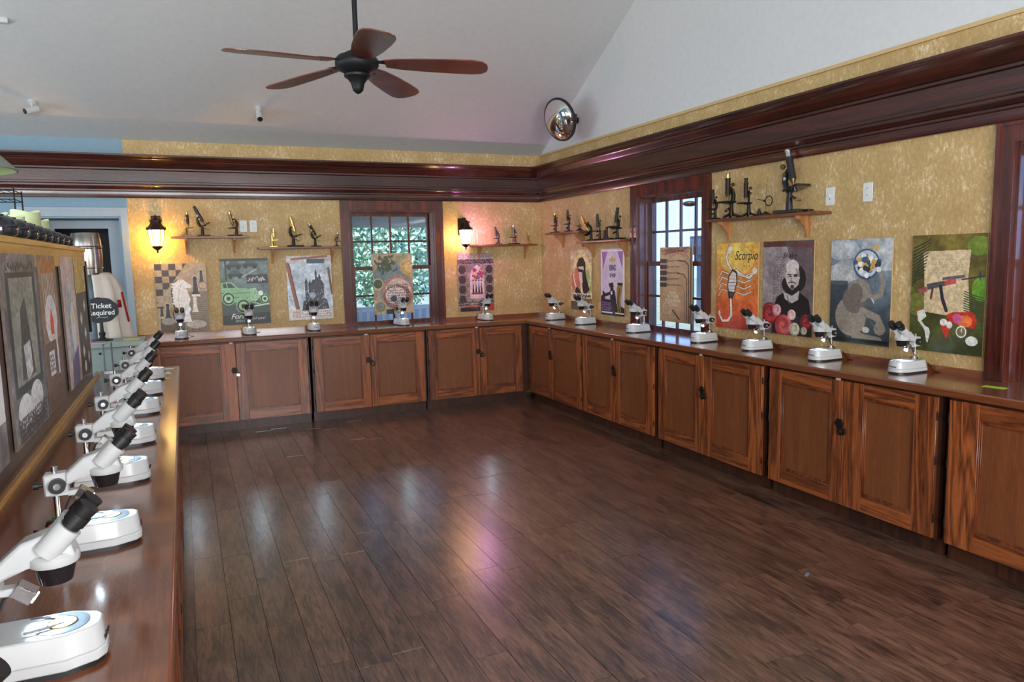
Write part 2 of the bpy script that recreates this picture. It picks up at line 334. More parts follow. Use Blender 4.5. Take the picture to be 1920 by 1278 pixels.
# floor: joints below, planks proud
fl = struct(MB().box(-9.3, .2, -10.7, .2, -.12, -.004).build('floor', MT['floorgap']))
PW = .156; random.seed(3); far = MB(); npl = 0; meshes = {}
for k in range(-3, 60):
    x1 = -.30 - (k-1)*PW - .0; x0 = x1 - PW
    if x0 < -9.2: break
    y = -.0 - random.uniform(.0, 1.0)
    y = .2
    first = random.uniform(.3, 1.2)
    while y > -10.6:
        ln = first if first else random.choice((1.2, 1.2, 1.2, .9, .6)); first = None
        y0 = max(y - ln, -10.6); L = round(y - y0, 3)
        vis = x0 > -4.34 and x0 < -.3 and y0 < -.3 and y > -6.7
        dz = random.uniform(-.0006, .0006)
        if x1 > .2: y = y0; continue
        if not vis: far.box(x0+.0006, x1-.0006, y0+.0006, y-.0006, -.004, 0)
        else:
            if L not in meshes:
                mm = MB(); a = PW/2 - .0004; b = L/2 - .0004
                mm.prism([(-a, -b), (a, -b), (a, b), (-a, b)], -.006, 0, 'z', inset=.0009)
                o = mm.build('plank', MT['plank'], fl, fix=False); meshes[L] = o.data
            else:
                o = bpy.data.objects.new('plank', meshes[L]); C.objects.link(o); o.parent = fl
            o.location = ((x0+x1)/2, (y+y0)/2, dz); o.rotation_euler = (R(random.uniform(-.10, .10)), R(random.uniform(-.22, .22)), 0); npl += 1
        y = y0
fo = far.build('far_planks', MT['plank'], fl, fix=False); fo['kind'] = 'stuff'
print('planks', npl)

# cornice: profile (depth, z) swept along each wall and mitred in the corner
prof = [(0, Z1), (.030, Z1), (.034, Z1+.008), (.034, Z1+.062), (.046, Z1+.068), (.046, Z1+.082), (.060, Z1+.088), (.066, Z1+.104), (.078, Z1+.112), (.078, Z1+.128), (.092, Z1+.136), (.092, Z1+.152),
        (.080, Z1+.158), (.080, Z1+.262), (.098, Z1+.270), (.098, Z1+.286), (.112, Z1+.292), (.122, Z1+.312), (.145, Z1+.335), (.150, Z1+.350), (.172, Z1+.360), (.186, Z1+.378), (.196, Z1+.384), (.208, Z1+.392), (.208, Z2), (0, Z2)]
def sweep(name, ends, mat):
    m = MB(); n = len(prof); a, b = ends
    vs = [a(d, z) for d, z in prof] + [b(d, z) for d, z in prof]
    m.add(vs, [(i, (i+1) % n, n+(i+1) % n, n+i) for i in range(n)], 0); m.add(vs, [tuple(range(n-1, -1, -1)), tuple(range(n, 2*n))], 0)
    return struct(m.build(name, mat))
sweep('trim_1', (lambda d, z: (-9.2, -d, z), lambda d, z: (-d, -d, z)), MT['mahog'])
sweep('trim_2', (lambda d, z: (-d, -d, z), lambda d, z: (-d, -10.6, z)), MT['mahog_y'])
struct(MB().box(-.018, 0, -10.6, -.0, ZT-.012, ZT+.012).build('trim_3', MT['edge']))

def make_window(name, loc, rz, label=None):
    t = empty(name, loc, rz, kind='structure')
    z0, z1 = ZC+.002, 2.27; h = HW
    m = MB()
    for s in (-1, 1):
        m.box(s*h, s*(h+.10), -.022, 0, z0, Z1-.002); m.box(s*(h+.078), s*(h+.10), -.034, -.022, z0, Z1-.002); m.box(s*h, s*(h+.014), -.030, -.022, z0, z1+.0)
    m.box(-h, h, -.022, 0, z1, Z1-.002); m.box(-h-.078, h+.078, -.034, -.022, z1+.09, Z1-.002); m.box(-h, h, -.030, -.022, z1, z1+.014)
    m.build('casing', MT['mahog_z'], t)
    m = MB()
    for s in (-1, 1): m.box(s*(h-.018), s*h, -.0, .2, z0, z1); m.box(s*(h-.034), s*(h-.018), .062, .076, z0, z1-.018)
    m.box(-h+.018, h-.018, 0, .2, z1-.018, z1); m.build('jamb', MT['mahog_z'], t)
    MB().box(-h, h, -.0, .2, z0-.03, z0).build('sill', MT['top_x'], t)
    zm = (z0 + z1) / 2 + .0
    for yy, a, b in ((.118, zm-.02, z1-.018), (.080, z0, zm+.02)):
        x = h - .018; r = .042
        m = MB(); m.box(-x, -x+r, yy, yy+.034, a, b); m.box(x-r, x, yy, yy+.034, a, b); m.box(-x+r, x-r, yy, yy+.034, a, a+r); m.box(-x+r, x-r, yy, yy+.034, b-r, b)
        s = m.build('sash', MT['mahog_z'], t)
        gx0, gx1, gz0, gz1 = -x+r, x-r, a+r, b-r; cw = (gx1-gx0)/4; chh = (gz1-gz0)/2
        for k in (1, 2, 3): MB().box(gx0+k*cw-.011, gx0+k*cw+.011, yy+.006, yy+.028, gz0, gz1).build('muntin', MT['mahog_z'], s)
        MB().box(gx0, gx1, yy+.004, yy+.030, gz0+chh-.011, gz0+chh+.011).build('muntin', MT['mahog'], s)
        for i in range(4):
            for j in range(2):
                MB().box(gx0+i*cw, gx0+(i+1)*cw, yy+.015, yy+.018, gz0+j*chh, gz0+(j+1)*chh).build('pane', MT['glass'], s)
    MB().box(-.03, .03, .066, .080, zm-.006, zm+.016).build('sash_lock', MT['oldbrass'], t)
    return t
make_window('window_1', (W1, 0, 0), 0)
make_window('window_2', (0, -W2, 0), R(-90))
make_window('window_3', (0, -W3, 0), R(-90))

# doorway in the blue wall with an inner grey door frame and a dark hall behind
d = empty('door_1', (0, 0, 0), kind='structure')
m = MB(); m.box(-4.67, -4.606, -.025, 0, 0, 2.26); m.box(-5.50, -5.43, -.025, 0, 0, 2.26); m.box(-5.43, -4.67, -.025, 0, 2.20, 2.26); m.box(-5.53, -4.606, -.034, -.0, 2.26, 2.285)
m.build('casing', MT['trimgrey'], d)
m = MB(); m.box(-4.688, -4.67, 0, .5, 0, 2.2); m.box(-5.43, -5.412, 0, .5, 0, 2.2); m.box(-5.412, -4.688, 0, .5, 2.182, 2.2); m.build('jamb', MT['blue'], d)
m = MB(); m.box(-4.82, -4.688, .40, .44, 0, 2.182); m.box(-5.412, -5.30, .40, .44, 0, 2.182); m.box(-5.30, -4.82, .40, .44, 2.10, 2.182); m.build('inner_frame', MT['trimgrey'], d)
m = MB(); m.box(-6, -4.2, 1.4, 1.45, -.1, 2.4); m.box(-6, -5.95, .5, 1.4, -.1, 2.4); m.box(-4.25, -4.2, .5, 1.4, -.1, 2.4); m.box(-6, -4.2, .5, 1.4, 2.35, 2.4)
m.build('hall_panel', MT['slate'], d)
struct(MB().box(-9, -4.604, -.02, 0, 0, .12).build('baseboard_back', MT['trimgrey']))

# ------------------------------------------------------------------ cabinets and worktops
def door_leaf(parent, x0, x1, hinge, stile=(.09, .09), hasp=None, name='cabinet_door'):
    """one panelled door; front face at local y=-.43"""
    z0, z1 = .108, .905; yf, yb = -.434, -.412; a, b = stile
    d = MB().box(x0+a, x1-b, yf+.012, yb, z0+.10, z1-.085).build(name, MT['panel'], parent, fix=False)
    MB().box(x0, x0+a, yf, yb, z0, z1, ch=.002).build('stile', MT['oak_z'], d, fix=False); MB().box(x1-b, x1, yf, yb, z0, z1, ch=.002).build('stile', MT['oak_z'], d, fix=False)
    for zz0, zz1 in ((z0, z0+.10), (z1-.085, z1)): MB().box(x0+a, x1-b, yf+.0008, yb, zz0, zz1, ch=.0015).build('rail', MT['oak_x'], d, fix=False)
    px0, px1, pz0, pz1 = x0+a, x1-b, z0+.10, z1-.085
    m = MB()
    for q, e in ((0.0, .006), (.008, .011)):           # two stepped beads round the panel
        A, B, Cc, D = px0+q, px1-q, pz0+q, pz1-q; wd = .009; y0 = yf + (.001 if q == 0 else .005)
        m.box(A, A+wd, y0, yf+.013, Cc, D, ch=.0012); m.box(B-wd, B, y0, yf+.013, Cc, D, ch=.0012); m.box(A+wd, B-wd, y0, yf+.013, Cc, Cc+wd, ch=.0012); m.box(A+wd, B-wd, y0, yf+.013, D-wd, D, ch=.0012)
    m.build('moulding', MT['mould'], d, fix=False)
    hx = x0 if hinge < 0 else x1
    for zz in (.22, .55, .80): MB().cyl((hx+hinge*.004, yf+.004, zz-.022), (hx+hinge*.004, yf+.004, zz+.022), .0055, n=8).cyl((hx+hinge*.004, yf+.004, zz+.022), (hx+hinge*.004, yf+.004, zz+.030), .004, .002, 8).build('hinge', MT['iron'], d)
    if hasp is not None:
        m = MB(); m.box(hasp-.045, hasp-.001, yf-.005, yf, .60, .66, ch=.0015); m.box(hasp-.052, hasp+.01, yf-.008, yf-.003, .618, .642)
        m.build('hasp', MT['iron'], d)
    return d
def cabinet(loc, rz, x0, x1, split, label, group, st=((.09,.09),(.09,.09)), gap=.0, lockdoor=True, end=None):
    t = empty('base_cabinet', loc, rz, label, 'cabinet', group)
    m = MB(); m.box(x0-.02, x1+.02 if end is None else end, -.412, -.012, .10, ZC-.046); m.build('carcass', MT['body'], t, fix=False)
    m = MB(); m.box(x0-.02, x1+.02 if end is None else end, -.365, -.02, .0, .10); m.build('plinth', MT['body'], t, fix=False)
    door_leaf(t, x0, split-.002, -1, st[0]); door_leaf(t, split+.002, x1, 1, st[1], hasp=split+.002 if lockdoor else None)
    MB().box(split-.055, split-.020, -.437, -.434, ZC-.062, ZC-.048).build('number_tag', MT['whiteplastic'], t)
    return t
units_back = [(-4.48, -3.001, -3.709, 'oak base cabinet left of the window, silver padlock on its doors', ((.09,.15),(.095,.09))),
              (-2.934, -1.714, -2.332, 'oak base cabinet under the back window', ((.09,.09),(.075,.10))),
              (-1.661, -.50, -1.04, 'oak base cabinet at the right end of the back wall, in the corner', ((.09,.09),(.08,.09)))]
for a, b, s_, lb, st in units_back: cabinet((0, 0, 0), 0, a, b, s_, lb, 'base cabinets along the back wall', st, end=-.413 if b == -.50 else None)
units_right = [(.51, 1.731, 1.063, 'oak base cabinet first from the corner on the right wall', ((.07,.07),(.08,.09))),
               (1.775, 3.022, 2.392, 'oak base cabinet below the right-hand window, second from the corner', ((.09,.08),(.09,.11))),
               (3.102, 4.348, 3.711, 'oak base cabinet below the orange scorpion poster and bearded portrait', ((.09,.11),(.09,.13))),
               (4.422, 5.673, 5.05, 'oak base cabinet with scratched panel below the elephant and rifle posters', ((.11,.09),(.15,.13))),
               (5.747, 7.00, 6.37, 'oak base cabinet cut by the right edge of the picture', ((.16,.09),(.09,.09))),
               (7.07, 8.32, 7.70, 'oak base cabinet on the right wall outside the picture', ((.09,.09),(.09,.09)))]
for a, b, s_, lb, st in units_right: cabinet((0, 0, 0), R(-90), a, b, s_, lb, 'base cabinets along the right wall', st)
XL = -4.7343   # back of the left counter
for i, y in enumerate((-8.85, -7.55, -6.25, -4.95, -3.65)):
    lb = ['oak base cabinet of the left counter nearest the camera', 'oak base cabinet of the left counter, second from the near end', 'oak base cabinet of the left counter, at its middle',
          'oak base cabinet of the left counter, second from the far end', 'oak base cabinet of the left counter, at its far end'][i]
    cabinet((XL+.055, 0, 0), R(90), y+.03, y+1.23, y+.63, lb, 'base cabinets of the left counter')

def lockbody(loc, rz, label, silver=False):
    t = empty('padlock', loc, rz, label, 'padlock', 'padlocks on the cabinet doors')
    if silver:
        MB().box(-.018, .018, -.016, 0, -.032, .0, ch=.003).build('lock_body', MT['chrome'], t)
    else:
        MB().cyl((0, 0, -.012), (0, -.018, -.012), .026, n=20).build('lock_body', MT['iron'], t)
        MB().cyl((0, -.018, -.012), (0, -.021, -.012), .009, n=12).build('keyway', MT['oldbrass'], t)
    MB().tube([(-.011, -.008, -.004), (-.011, -.008, .014), (-.006, -.008, .022), (.006, -.008, .022), (.011, -.008, .014), (.011, -.008, -.004)], .003, 6).build('shackle', MT['chrome' if silver else 'iron'], t)
    return t
for x, lb, sv in ((-3.709, 'small silver padlock on the leftmost visible cabinet of the back wall', True), (-2.322, 'round dark padlock on the cabinet under the back window', False), (-1.03, 'round dark padlock on the back cabinet beside the corner', False)):
    lockbody((x+.012, -.443, .60), 0, lb, sv)
for y, lb in ((1.063, 'first round padlock on the right wall, counted from the corner'), (2.392, 'round dark padlock on the cabinet below the gold and lilac poster'), (3.711, 'round dark padlock on the cabinet below the scorpion poster'),
              (5.05, 'round dark padlock on the cabinet with the scratched panel'), (6.37, 'round dark padlock on the cabinet past the right edge')):
    lockbody((-.443, -y-.012, .60), R(-90), lb)

def worktop(name, poly, mat, label):
    m = MB(); m.prism(poly, ZC-.045, ZC, 'z'); o = m.build(name, mat, bevel=.008); return tag(o, label, 'countertop')
worktop('worktop', [(-4.60, -.46), (-.46, -.46), (-.001, -.001), (-4.60, -.001)], MT['top_x'], 'long glossy oak worktop along the back wall under the window')
worktop('worktop', [(-.46, -.46), (-.46, -8.6), (-.001, -8.6), (-.001, -.001)], MT['top_y'], 'long glossy oak worktop running down the right wall')
worktop('worktop', [(XL+.001, -8.9), (-4.208, -8.9), (-4.208, -2.37), (XL+.001, -2.37)], MT['top_y'], 'worktop of the left counter lit yellow, close row of white microscopes on it')
b1 = MB().box(-4.60, -W1*-1-.6, -.018, 0, ZC, ZC+.042).box(W1+.6, -.0, -.018, 0, ZC, ZC+.042).build('baseboard_back_counter', MT['top_x']); struct(b1)
b2 = MB().box(-.018, 0, -W2+.6, -.018, ZC, ZC+.042).box(-.018, 0, -W3+.6, -W2-.6, ZC, ZC+.042).build('baseboard_right_counter', MT['top_y']); struct(b2)

# partition with a pine cap behind the left counter
pt = empty('partition', (0, 0, 0), 0, 'dark wooden partition behind the left counter, pale pine top board', 'partition')
MB().box(XL-.05, XL-.001, -8.9, -2.76, 0, 1.80).build('back_panel', MT['darkwood'], pt)
MB().box(XL-.34, XL-.30, -8.9, -2.76, 0, 1.80).build('rear_panel', MT['darkwood'], pt)
MB().box(XL-.30, XL-.05, -2.80, -2.76, 0, 1.80).build('end_panel', MT['darkwood'], pt)
MB().box(XL-.36, XL+.016, -8.9, -2.74, 1.81, 1.836, ch=.003).build('cap_board', MT['pine'], pt)
MB().box(XL-.001, XL+.010, -8.9, -2.76, 1.72, 1.81).build('header_board', MT['pine'], pt)
MB().box(XL, XL+.014, -8.9, -2.58, ZC, ZC+.030).build('back_moulding', MT['top_y'], pt)
MB().box(XL+.014, XL+.022, -8.9, -2.58, ZC, ZC+.010).build('lit_edge', MT['pine'], pt)  # thin bright strip paints the light reflected along the moulding edge

# ------------------------------------------------------------------ stereo microscopes
def make_scope():
    t = empty('stereo_microscope', (0, 0, 0))
    foot = [(-.065, .11), (-.065, -.055), (-.042, -.105), (-.022, -.118), (.022, -.118), (.042, -.105), (.065, -.055), (.065, .11)]
    sc = lambda k: [(x*k, y*k) for x, y in foot]
    m = MB(); m.prism(sc(.95), 0, .010, 'z'); m.build('foot_plate', MT['black'], t)
    m = MB(); m.prism(foot, .010, .030, 'z', inset=.001); m.prism([(x*.985, y*.985) for x, y in foot], .030, .076, 'z', inset=.010)
    b = m.build('base', MT['white'], t, bevel=.003)
    text('lettering', 'AmScope', .014, MT['ink_black'], b, (0, -.1182, .040), (R(78), 0, 0))
    m = MB(); m.lathe([(.046, .0755), (.046, .0772), (.044, .078), (0.0, .078)], 28, T=Matrix.Translation((0, -.045, 0))); m.build('stage_plate', MT['stage'], t)
    m = MB(); m.lathe([(.023, .0775), (.023, .0792), (.0, .0792)], 24, T=Matrix.Translation((0, -.045, 0))); m.build('stage_glass', MT['stageglass'], t)
    m = MB(); m.lathe([(.023, .0775), (.0255, .0775), (.0255, .0798), (.023, .0798)], 24, T=Matrix.Translation((0, -.045, 0)), cap=False); m.build('stage_ring', MT['brass'], t)
    for s in (-1, 1): MB().tube([(s*.030, .012, .082), (s*.024, -.02, .083), (s*.012, -.05, .0825)], .0025, 6).build('stage_clip', MT['chrome'], t)
    m = MB(); m.cyl((0, .075, .075), (0, .075, .232), .0075, n=14); m.cyl((0, .075, .075), (0, .075, .088), .016, .012, 16); m.build('post', MT['chrome'], t)
    m = MB(); m.box(-.021, .021, .045, .100, .155, .215, ch=.005); m.box(-.014, .014, .02, .05, .150, .165, ch=.003); fb = m.build('focus_block', MT['white'], t)
    for s in (-1, 1):
        MB().cyl((s*.021, .068, .185), (s*.038, .068, .185), .0195, n=20).build('focus_knob', MT['black'], t)
        MB().cyl((s*.038, .068, .185), (s*.040, .068, .185), .0085, n=12).build('knob_cap', MT['chrome'], t)
    m = MB(); m.cyl((0, .098, .185), (0, .118, .185), .005, n=10); m.cyl((0, .112, .185), (0, .124, .185), .010, n=12); m.build('clamp_knob', MT['black'], t)
    # arm and head
    m = MB(); m.prism([(.05, .180), (.05, .212), (.005, .250), (-.035, .262), (-.075, .235), (-.082, .212), (-.045, .206), (.0, .200)][::-1], -.026, .026, 'x'); m.build('head_body', MT['white'], t, bevel=.006)
    m = MB(); m.lathe([(.041, .200), (.043, .205), (.043, .216), (.036, .222), (.0, .222)], 28, T=Matrix.Translation((0, -.042, 0))); m.build('head_ring', MT['white'], t)
    m = MB(); m.lathe([(0, .162), (.024, .162), (.028, .164), (.037, .201)], 24, T=Matrix.Translation((0, -.042, 0))); m.build('objective_housing', MT['blackgloss'], t)
    for s in (-1, 1):
        a = Vector((s*.026, -.040, .235)); dr = Vector((s*.0, -.70, .714)).normalized()
        o = MB().cyl(a - dr*.01, a + dr*.052, .0225, .0235, 20).build('eyepiece_tube', MT['white'], t)
        m = MB(); p = a + dr*.052; m.cyl(p, p + dr*.012, .0175, n=18); m.cyl(p + dr*.010, p + dr*.030, .0205, .0205, 18); m.cyl(p + dr*.030, p + dr*.050, .0175, .0195, 18)
        m.build('eyecup', MT['black'], o)
    # upper lamp
    T = Matrix.Translation((0, .012, .150)) @ Matrix.Rotation(R(38), 4, 'X')
    m = MB(); m.box(-.017, .017, -.020, .018, -.012, .014, T=T, ch=.002); lh = m.build('lamp_housing', MT['chrome'], t)
    MB().cyl((0, -.0205, 0), (0, -.023, 0), .011, n=16, T=T).build('lamp_lens', MT['lamp'], lh)
    MB().tube([(0, .03, .158), (.004, .045, .14), (.006, .06, .11), (.004, .085, .085), (0, .10, .085), (0, .105, .072)], .0032, 7).build('lamp_cable', MT['black'], t)
    for x, mm in ((-.035, 'red'), (.035, 'green')): MB().cyl((x, .088, .074), (x, .088, .086), .007, n=10).build('switch', MT[mm], t)
    MB().cyl((0, .092, .074), (0, .092, .082), .009, n=12).build('dimmer_dial', MT['black'], t)
    MB().tube([(.02, .104, .03), (.025, .125, .055), (.045, .138, .052), (.07, .142, .02), (.09, .140, .005), (.12, .138, .0035)], .0026, 7).build('power_cord', MT['black'], t)
    # its two light sources
    for nm, z, y, e, c, ang in (('led_upper', .128, -.013, .24, (.75, .9, 1.0), 120), ('led_stage', .092, -.045, .09, (.85, .95, 1.0), 170)):
        l = bpy.data.lights.new(nm, 'SPOT'); l.energy = e * 6; l.color = c; l.shadow_soft_size = .008; l.spot_size = R(ang); l.spot_blend = .4
        o = bpy.data.objects.new(nm, l); C.objects.link(o); o.parent = t; o.location = (0, y, z)
        o.rotation_euler = (R(-28), 0, 0) if nm == 'led_upper' else (R(180), 0, 0)
    return t
scope0 = make_scope(); used = [False]
def scope(x, y, rz, label, group, dr=0):
    o = copy_tree(scope0) if used[0] else scope0; used[0] = True
    o.location = (x, y, ZC); o.rotation_euler = (0, 0, rz + R(dr)); return tag(o, label, 'microscope', group)
GL, GB, GR = 'white stereo microscopes on the left counter', 'white stereo microscopes along the back wall', 'white stereo microscopes along the right wall'
for i, (y, dr) in enumerate([(-7.38, 0), (-6.74, -2), (-6.10, 2), (-5.47, -3), (-4.88, 2), (-4.20, 0), (-3.60, 3), (-2.98, -4)]):
    lb = ['white stereo microscope nearest the camera, only an eyecup in the lower left corner', 'largest fully seen white microscope, front of the left counter row', 'second white microscope of the left row, behind the largest',
          'third fully seen white microscope of the left counter row', 'fourth fully seen white microscope of the left counter row', 'fifth white microscope of the left row, past its middle',
          'white microscope of the left counter, last but one at the far end', 'farthest white microscope on the left counter, beside the ticket sign'][i]
    scope(-4.475 if i < 1 else -4.44 if i < 2 else -4.41, y, R(90), lb, GL, dr)
for x, y, lb, dr in [(-4.20, -.165, 'white microscope in front of the chess poster on the back counter', 0), (-3.54, -.165, 'white microscope in front of the green car poster', 2), (-2.87, -.15, 'white microscope in front of the castle poster', -2),
                 (-1.88, -.16, 'white microscope below the bowl poster at the back window', 10), (-.84, -.16, 'white microscope in front of the stained-glass poster', 6)]:
    scope(x, y, 0, lb, GB, dr)
for y, lb, dr in [(-.65, 'white microscope nearest the room corner on the right counter', 8), (-1.36, 'white microscope below the man in sunglasses poster', 6), (-2.38, 'white microscope left of the chisel board at the right window', 0),
              (-3.36, 'white microscope between the right window and the scorpion poster', 4), (-3.99, 'white microscope between the scorpion and bearded man posters', -3), (-4.64, 'white microscope between the rose portrait and the elephant poster', 2),
              (-5.27, 'white microscope below and left of the rifle poster', 0)]:
    scope(-.165, y, R(-90), lb, GR, dr)

# ------------------------------------------------------------------ shelves
def shelf(loc, rz, x0, x1, label, brs, depth=.15):
    t = empty('wall_shelf', loc, rz, label, 'shelf', 'wooden wall shelves holding antique microscopes')
    MB().box(x0, x1, -depth, -.002, -.02, 0, ch=.002).build('board', MT['shelf'], t)
    for x in brs:
        pr = [(-.002, -.02), (-.002, -.175), (-.022, -.175), (-.030, -.150), (-.034, -.125), (-.055, -.095), (-.085, -.072), (-.100, -.050), (-.128, -.042), (-.132, -.02)]
        m = MB(); m.prism([(a, b) for a, b in pr], x-.010, x+.010, 'x'); m.build('bracket', MT['bracket'], t)
    return t
SH = {}
for key, (loc, rz, x0, x1, lb, brs) in {
    's1': ((0, 0, 1.995), 0, -4.23, -3.497, 'back wall shelf right of the yellow lantern, three antique microscopes', (-4.09, -3.63)),
    's2': ((0, 0, 1.875), 0, -3.397, -2.52, 'back wall shelf ending at the window, four antique microscopes', (-3.25, -2.62)),
    's3': ((0, 0, 1.868), 0, -.973, -.13, 'back wall shelf in the corner, right of the pinkish lantern', (-.86, -.24)),
    's4': ((0, 0, 1.985), R(-90), .40, 1.22, 'upper short shelf on the right wall next to the corner', (.60, 1.08)),
    's5': ((0, 0, 1.868), R(-90), 1.16, 2.05, 'lower shelf on the right wall reaching the window casing', (1.30, 1.95)),
    's6': ((0, 0, 1.985), R(-90), 3.36, 4.53, 'right wall shelf above scorpion and bearded man posters', (3.50, 4.33))}.items():
    SH[key] = loc[2]; shelf(loc, rz, x0, x1, lb, brs)

# ------------------------------------------------------------------ antique microscopes
def antique(loc, rz, H, tilt, label, base='horse', tube='black', limb='black', arm=True, stage=True, mirror=True, wide=1.0, knobs=True, tl=1.0, group='antique microscopes on the wall shelves', draw='brass', name='antique_microscope'):
    """front towards local +x, height H; tube leans back by tilt degrees"""
    H *= 1.06
    t = empty(name, loc, rz, label, 'microscope', group); Mt = MT[tube]; Ml = MT[limb]; bl = MT['iron'] if base == 'iron' else Ml
    m = MB(); w_ = .13*H*wide
    if base == 'horse':
        for s in (-1, 1): m.box(-.16*H, .32*H, s*w_*.35, s*w_*1.15, 0, .05*H, ch=.003)
        m.box(-.20*H, -.06*H, -w_, w_, 0, .055*H, ch=.003)
    elif base == 'disc': m.lathe([(.21*H, 0), (.21*H, .02*H), (.17*H, .045*H), (.05*H, .065*H), (.03*H, .09*H)], 22)
    elif base == 'tripod':
        for a in (0, 125, 235):
            c, s_ = math.cos(R(a)), math.sin(R(a)); m.tube([(0, 0, .13*H), (.08*H*c, .08*H*s_, .07*H), (.2*H*c, .2*H*s_, .02*H)], [.03*H, .028*H, .03*H], 8)
            m.cyl((.2*H*c, .2*H*s_, 0), (.2*H*c, .2*H*s_, .03*H), .032*H, n=10)
    else: m.box(-.17*H, .24*H, -w_, w_, 0, .045*H, ch=.003)
    m.build('foot', bl, t)
    jz = .34*H
    m = MB(); m.cyl((0, 0, .04*H), (0, 0, jz-.02*H), .058*H, .040*H, 14); m.cyl((0, -.045*H, jz), (0, .045*H, jz), .035*H, n=14); m.build('pillar', Ml, t)
    T = Matrix.Translation((0, 0, jz)) @ Matrix.Rotation(R(-tilt), 4, 'Y')
    tx = .10*H
    top = (H - jz)/max(.6, math.cos(R(tilt))) * .97 * tl
    if arm:
        m = MB(); m.tube([(0, 0, -.02*H), (-.045*H, 0, .06*H), (-.055*H, 0, .16*H), (-.02*H, 0, .26*H), (.04*H, 0, .31*H), (tx, 0, .30*H)], [.042*H, .050*H, .050*H, .048*H, .044*H, .04*H], 8, T=T); m.build('arm', Ml, t)
    else:
        m = MB(); m.box(-.02*H, .02*H, -.015*H, .015*H, 0, .33*H, T=T); m.box(-.02*H, tx, -.015*H, .015*H, .27*H, .31*H, T=T); m.build('arm', Ml, t)
    m = MB(); m.cyl((tx, 0, .16*H), (tx, 0, top*.80), .056*H, n=18, T=T); m.cyl((tx, 0, top*.78), (tx, 0, top*.81), .064*H, n=18, T=T); tb = m.build('body_tube', Mt, t)
    m = MB(); m.cyl((tx, 0, top*.80), (tx, 0, top*.96), .044*H, n=16, T=T); m.cyl((tx, 0, top*.95), (tx, 0, top), .052*H, .046*H, 16, T=T); m.build('eyepiece', MT[draw], tb)
    m = MB(); m.cyl((tx, 0, .16*H), (tx, 0, .12*H), .048*H, .036*H, 14, T=T); m.cyl((tx, 0, .12*H), (tx, 0, .05*H), .030*H, .020*H, 12, T=T); m.build('objective', MT['oldbrass' if tube != 'brass' else 'brass'], tb)
    if knobs:
        for z, r_ in ((.38*H, .042*H), (.25*H, .032*H)):
            for s in (-1, 1):
                mm = MB(); mm.cyl((.03*H, s*.03*H, z), (.03*H, s*.075*H, z), .010*H, n=8, T=T); mm.cyl((.03*H, s*.075*H, z), (.03*H, s*.10*H, z), r_, n=14, T=T); mm.build('focus_knob', MT['oldbrass'], t)
    if stage:
        m = MB(); m.box(-.01*H, .29*H, -.12*H*wide, .12*H*wide, -.012*H, .026*H, T=T, ch=.002); m.cyl((tx, 0, -.04*H), (tx, 0, -.005*H), .035*H, n=14, T=T); m.build('stage', Ml, t)
    if mirror:
        m = MB(); TM = T @ Matrix.Translation((tx, 0, -.16*H)) @ Matrix.Rotation(R(40), 4, 'Y')
        m.cyl((0, 0, 0), (0, 0, .012*H), .075*H, n=18, T=TM); m.cyl((0, 0, .012*H), (0, 0, .014*H), .065*H, n=18, mi=1, T=TM); m.tube([(0, 0, -.02*H), (.05*H, 0, -.10*H), (tx, 0, -.14*H)], .008*H, 6, T=T); m.build('mirror', [MT['oldbrass'], MT['mirror']], t)
    return t
yb = -.085
A = [  # shelf 1
 ((-4.085, yb, 's1'), 0, .24, 3, 'slim antique microscope with brown tube, leftmost on the shelf by the yellow lantern', dict(base='slab', tube='bronze', limb='oldbrass', wide=.6, arm=False)),
 ((-3.93, yb, 's1'), 0, .28, 26, 'large black antique microscope tilted back, middle of the shelf by the yellow lantern', dict(base='slab', tube='black', limb='bronze', draw='black')),
 ((-3.60, yb, 's1'), R(180), .255, -12, 'antique microscope with curved dark arm beside the back wall outlets', dict(base='horse', tube='oldbrass', limb='bronze')),
 ((-3.25, yb, 's2'), 0, .20, 0, 'small all-brass antique microscope, leftmost on the shelf next to the window', dict(base='slab', tube='brass', limb='brass', arm=False)),
 ((-3.03, yb, 's2'), 0, .30, 14, 'antique microscope with tall bright brass tube and dark curved foot', dict(base='horse', tube='brass', limb='iron')),
 ((-2.80, yb, 's2'), 0, .235, 28, 'dark antique microscope tilted back, third on the shelf next to the window', dict(base='slab', tube='iron', limb='iron', draw='steel')),
 ((-2.57, yb, 's2'), 0, .145, 0, 'tiny black antique microscope touching the left window casing', dict(base='disc', tube='black', limb='black', mirror=False, draw='steel')),
 ((-.62, yb, 's3'), R(180), .205, -8, 'black antique microscope lit pink, middle of the corner shelf', dict(base='tripod', tube='black', limb='black', draw='black')),
 ((-.40, yb, 's3'), R(180), .225, 0, 'black antique microscope with broad curved arm and steel draw tube in the corner', dict(base='horse', tube='blackgloss', limb='blackgloss', draw='chrome', wide=1.3)),
 ((-.21, yb, 's3'), 0, .13, 14, 'little brass antique microscope at the right end of the corner shelf', dict(base='disc', tube='brass', limb='oldbrass', stage=False)),
 ]
for (x, y, k), rz, H, tilt, lb, kw in A: antique((x, y, SH[k]+.001), rz, H, tilt, lb, **kw)
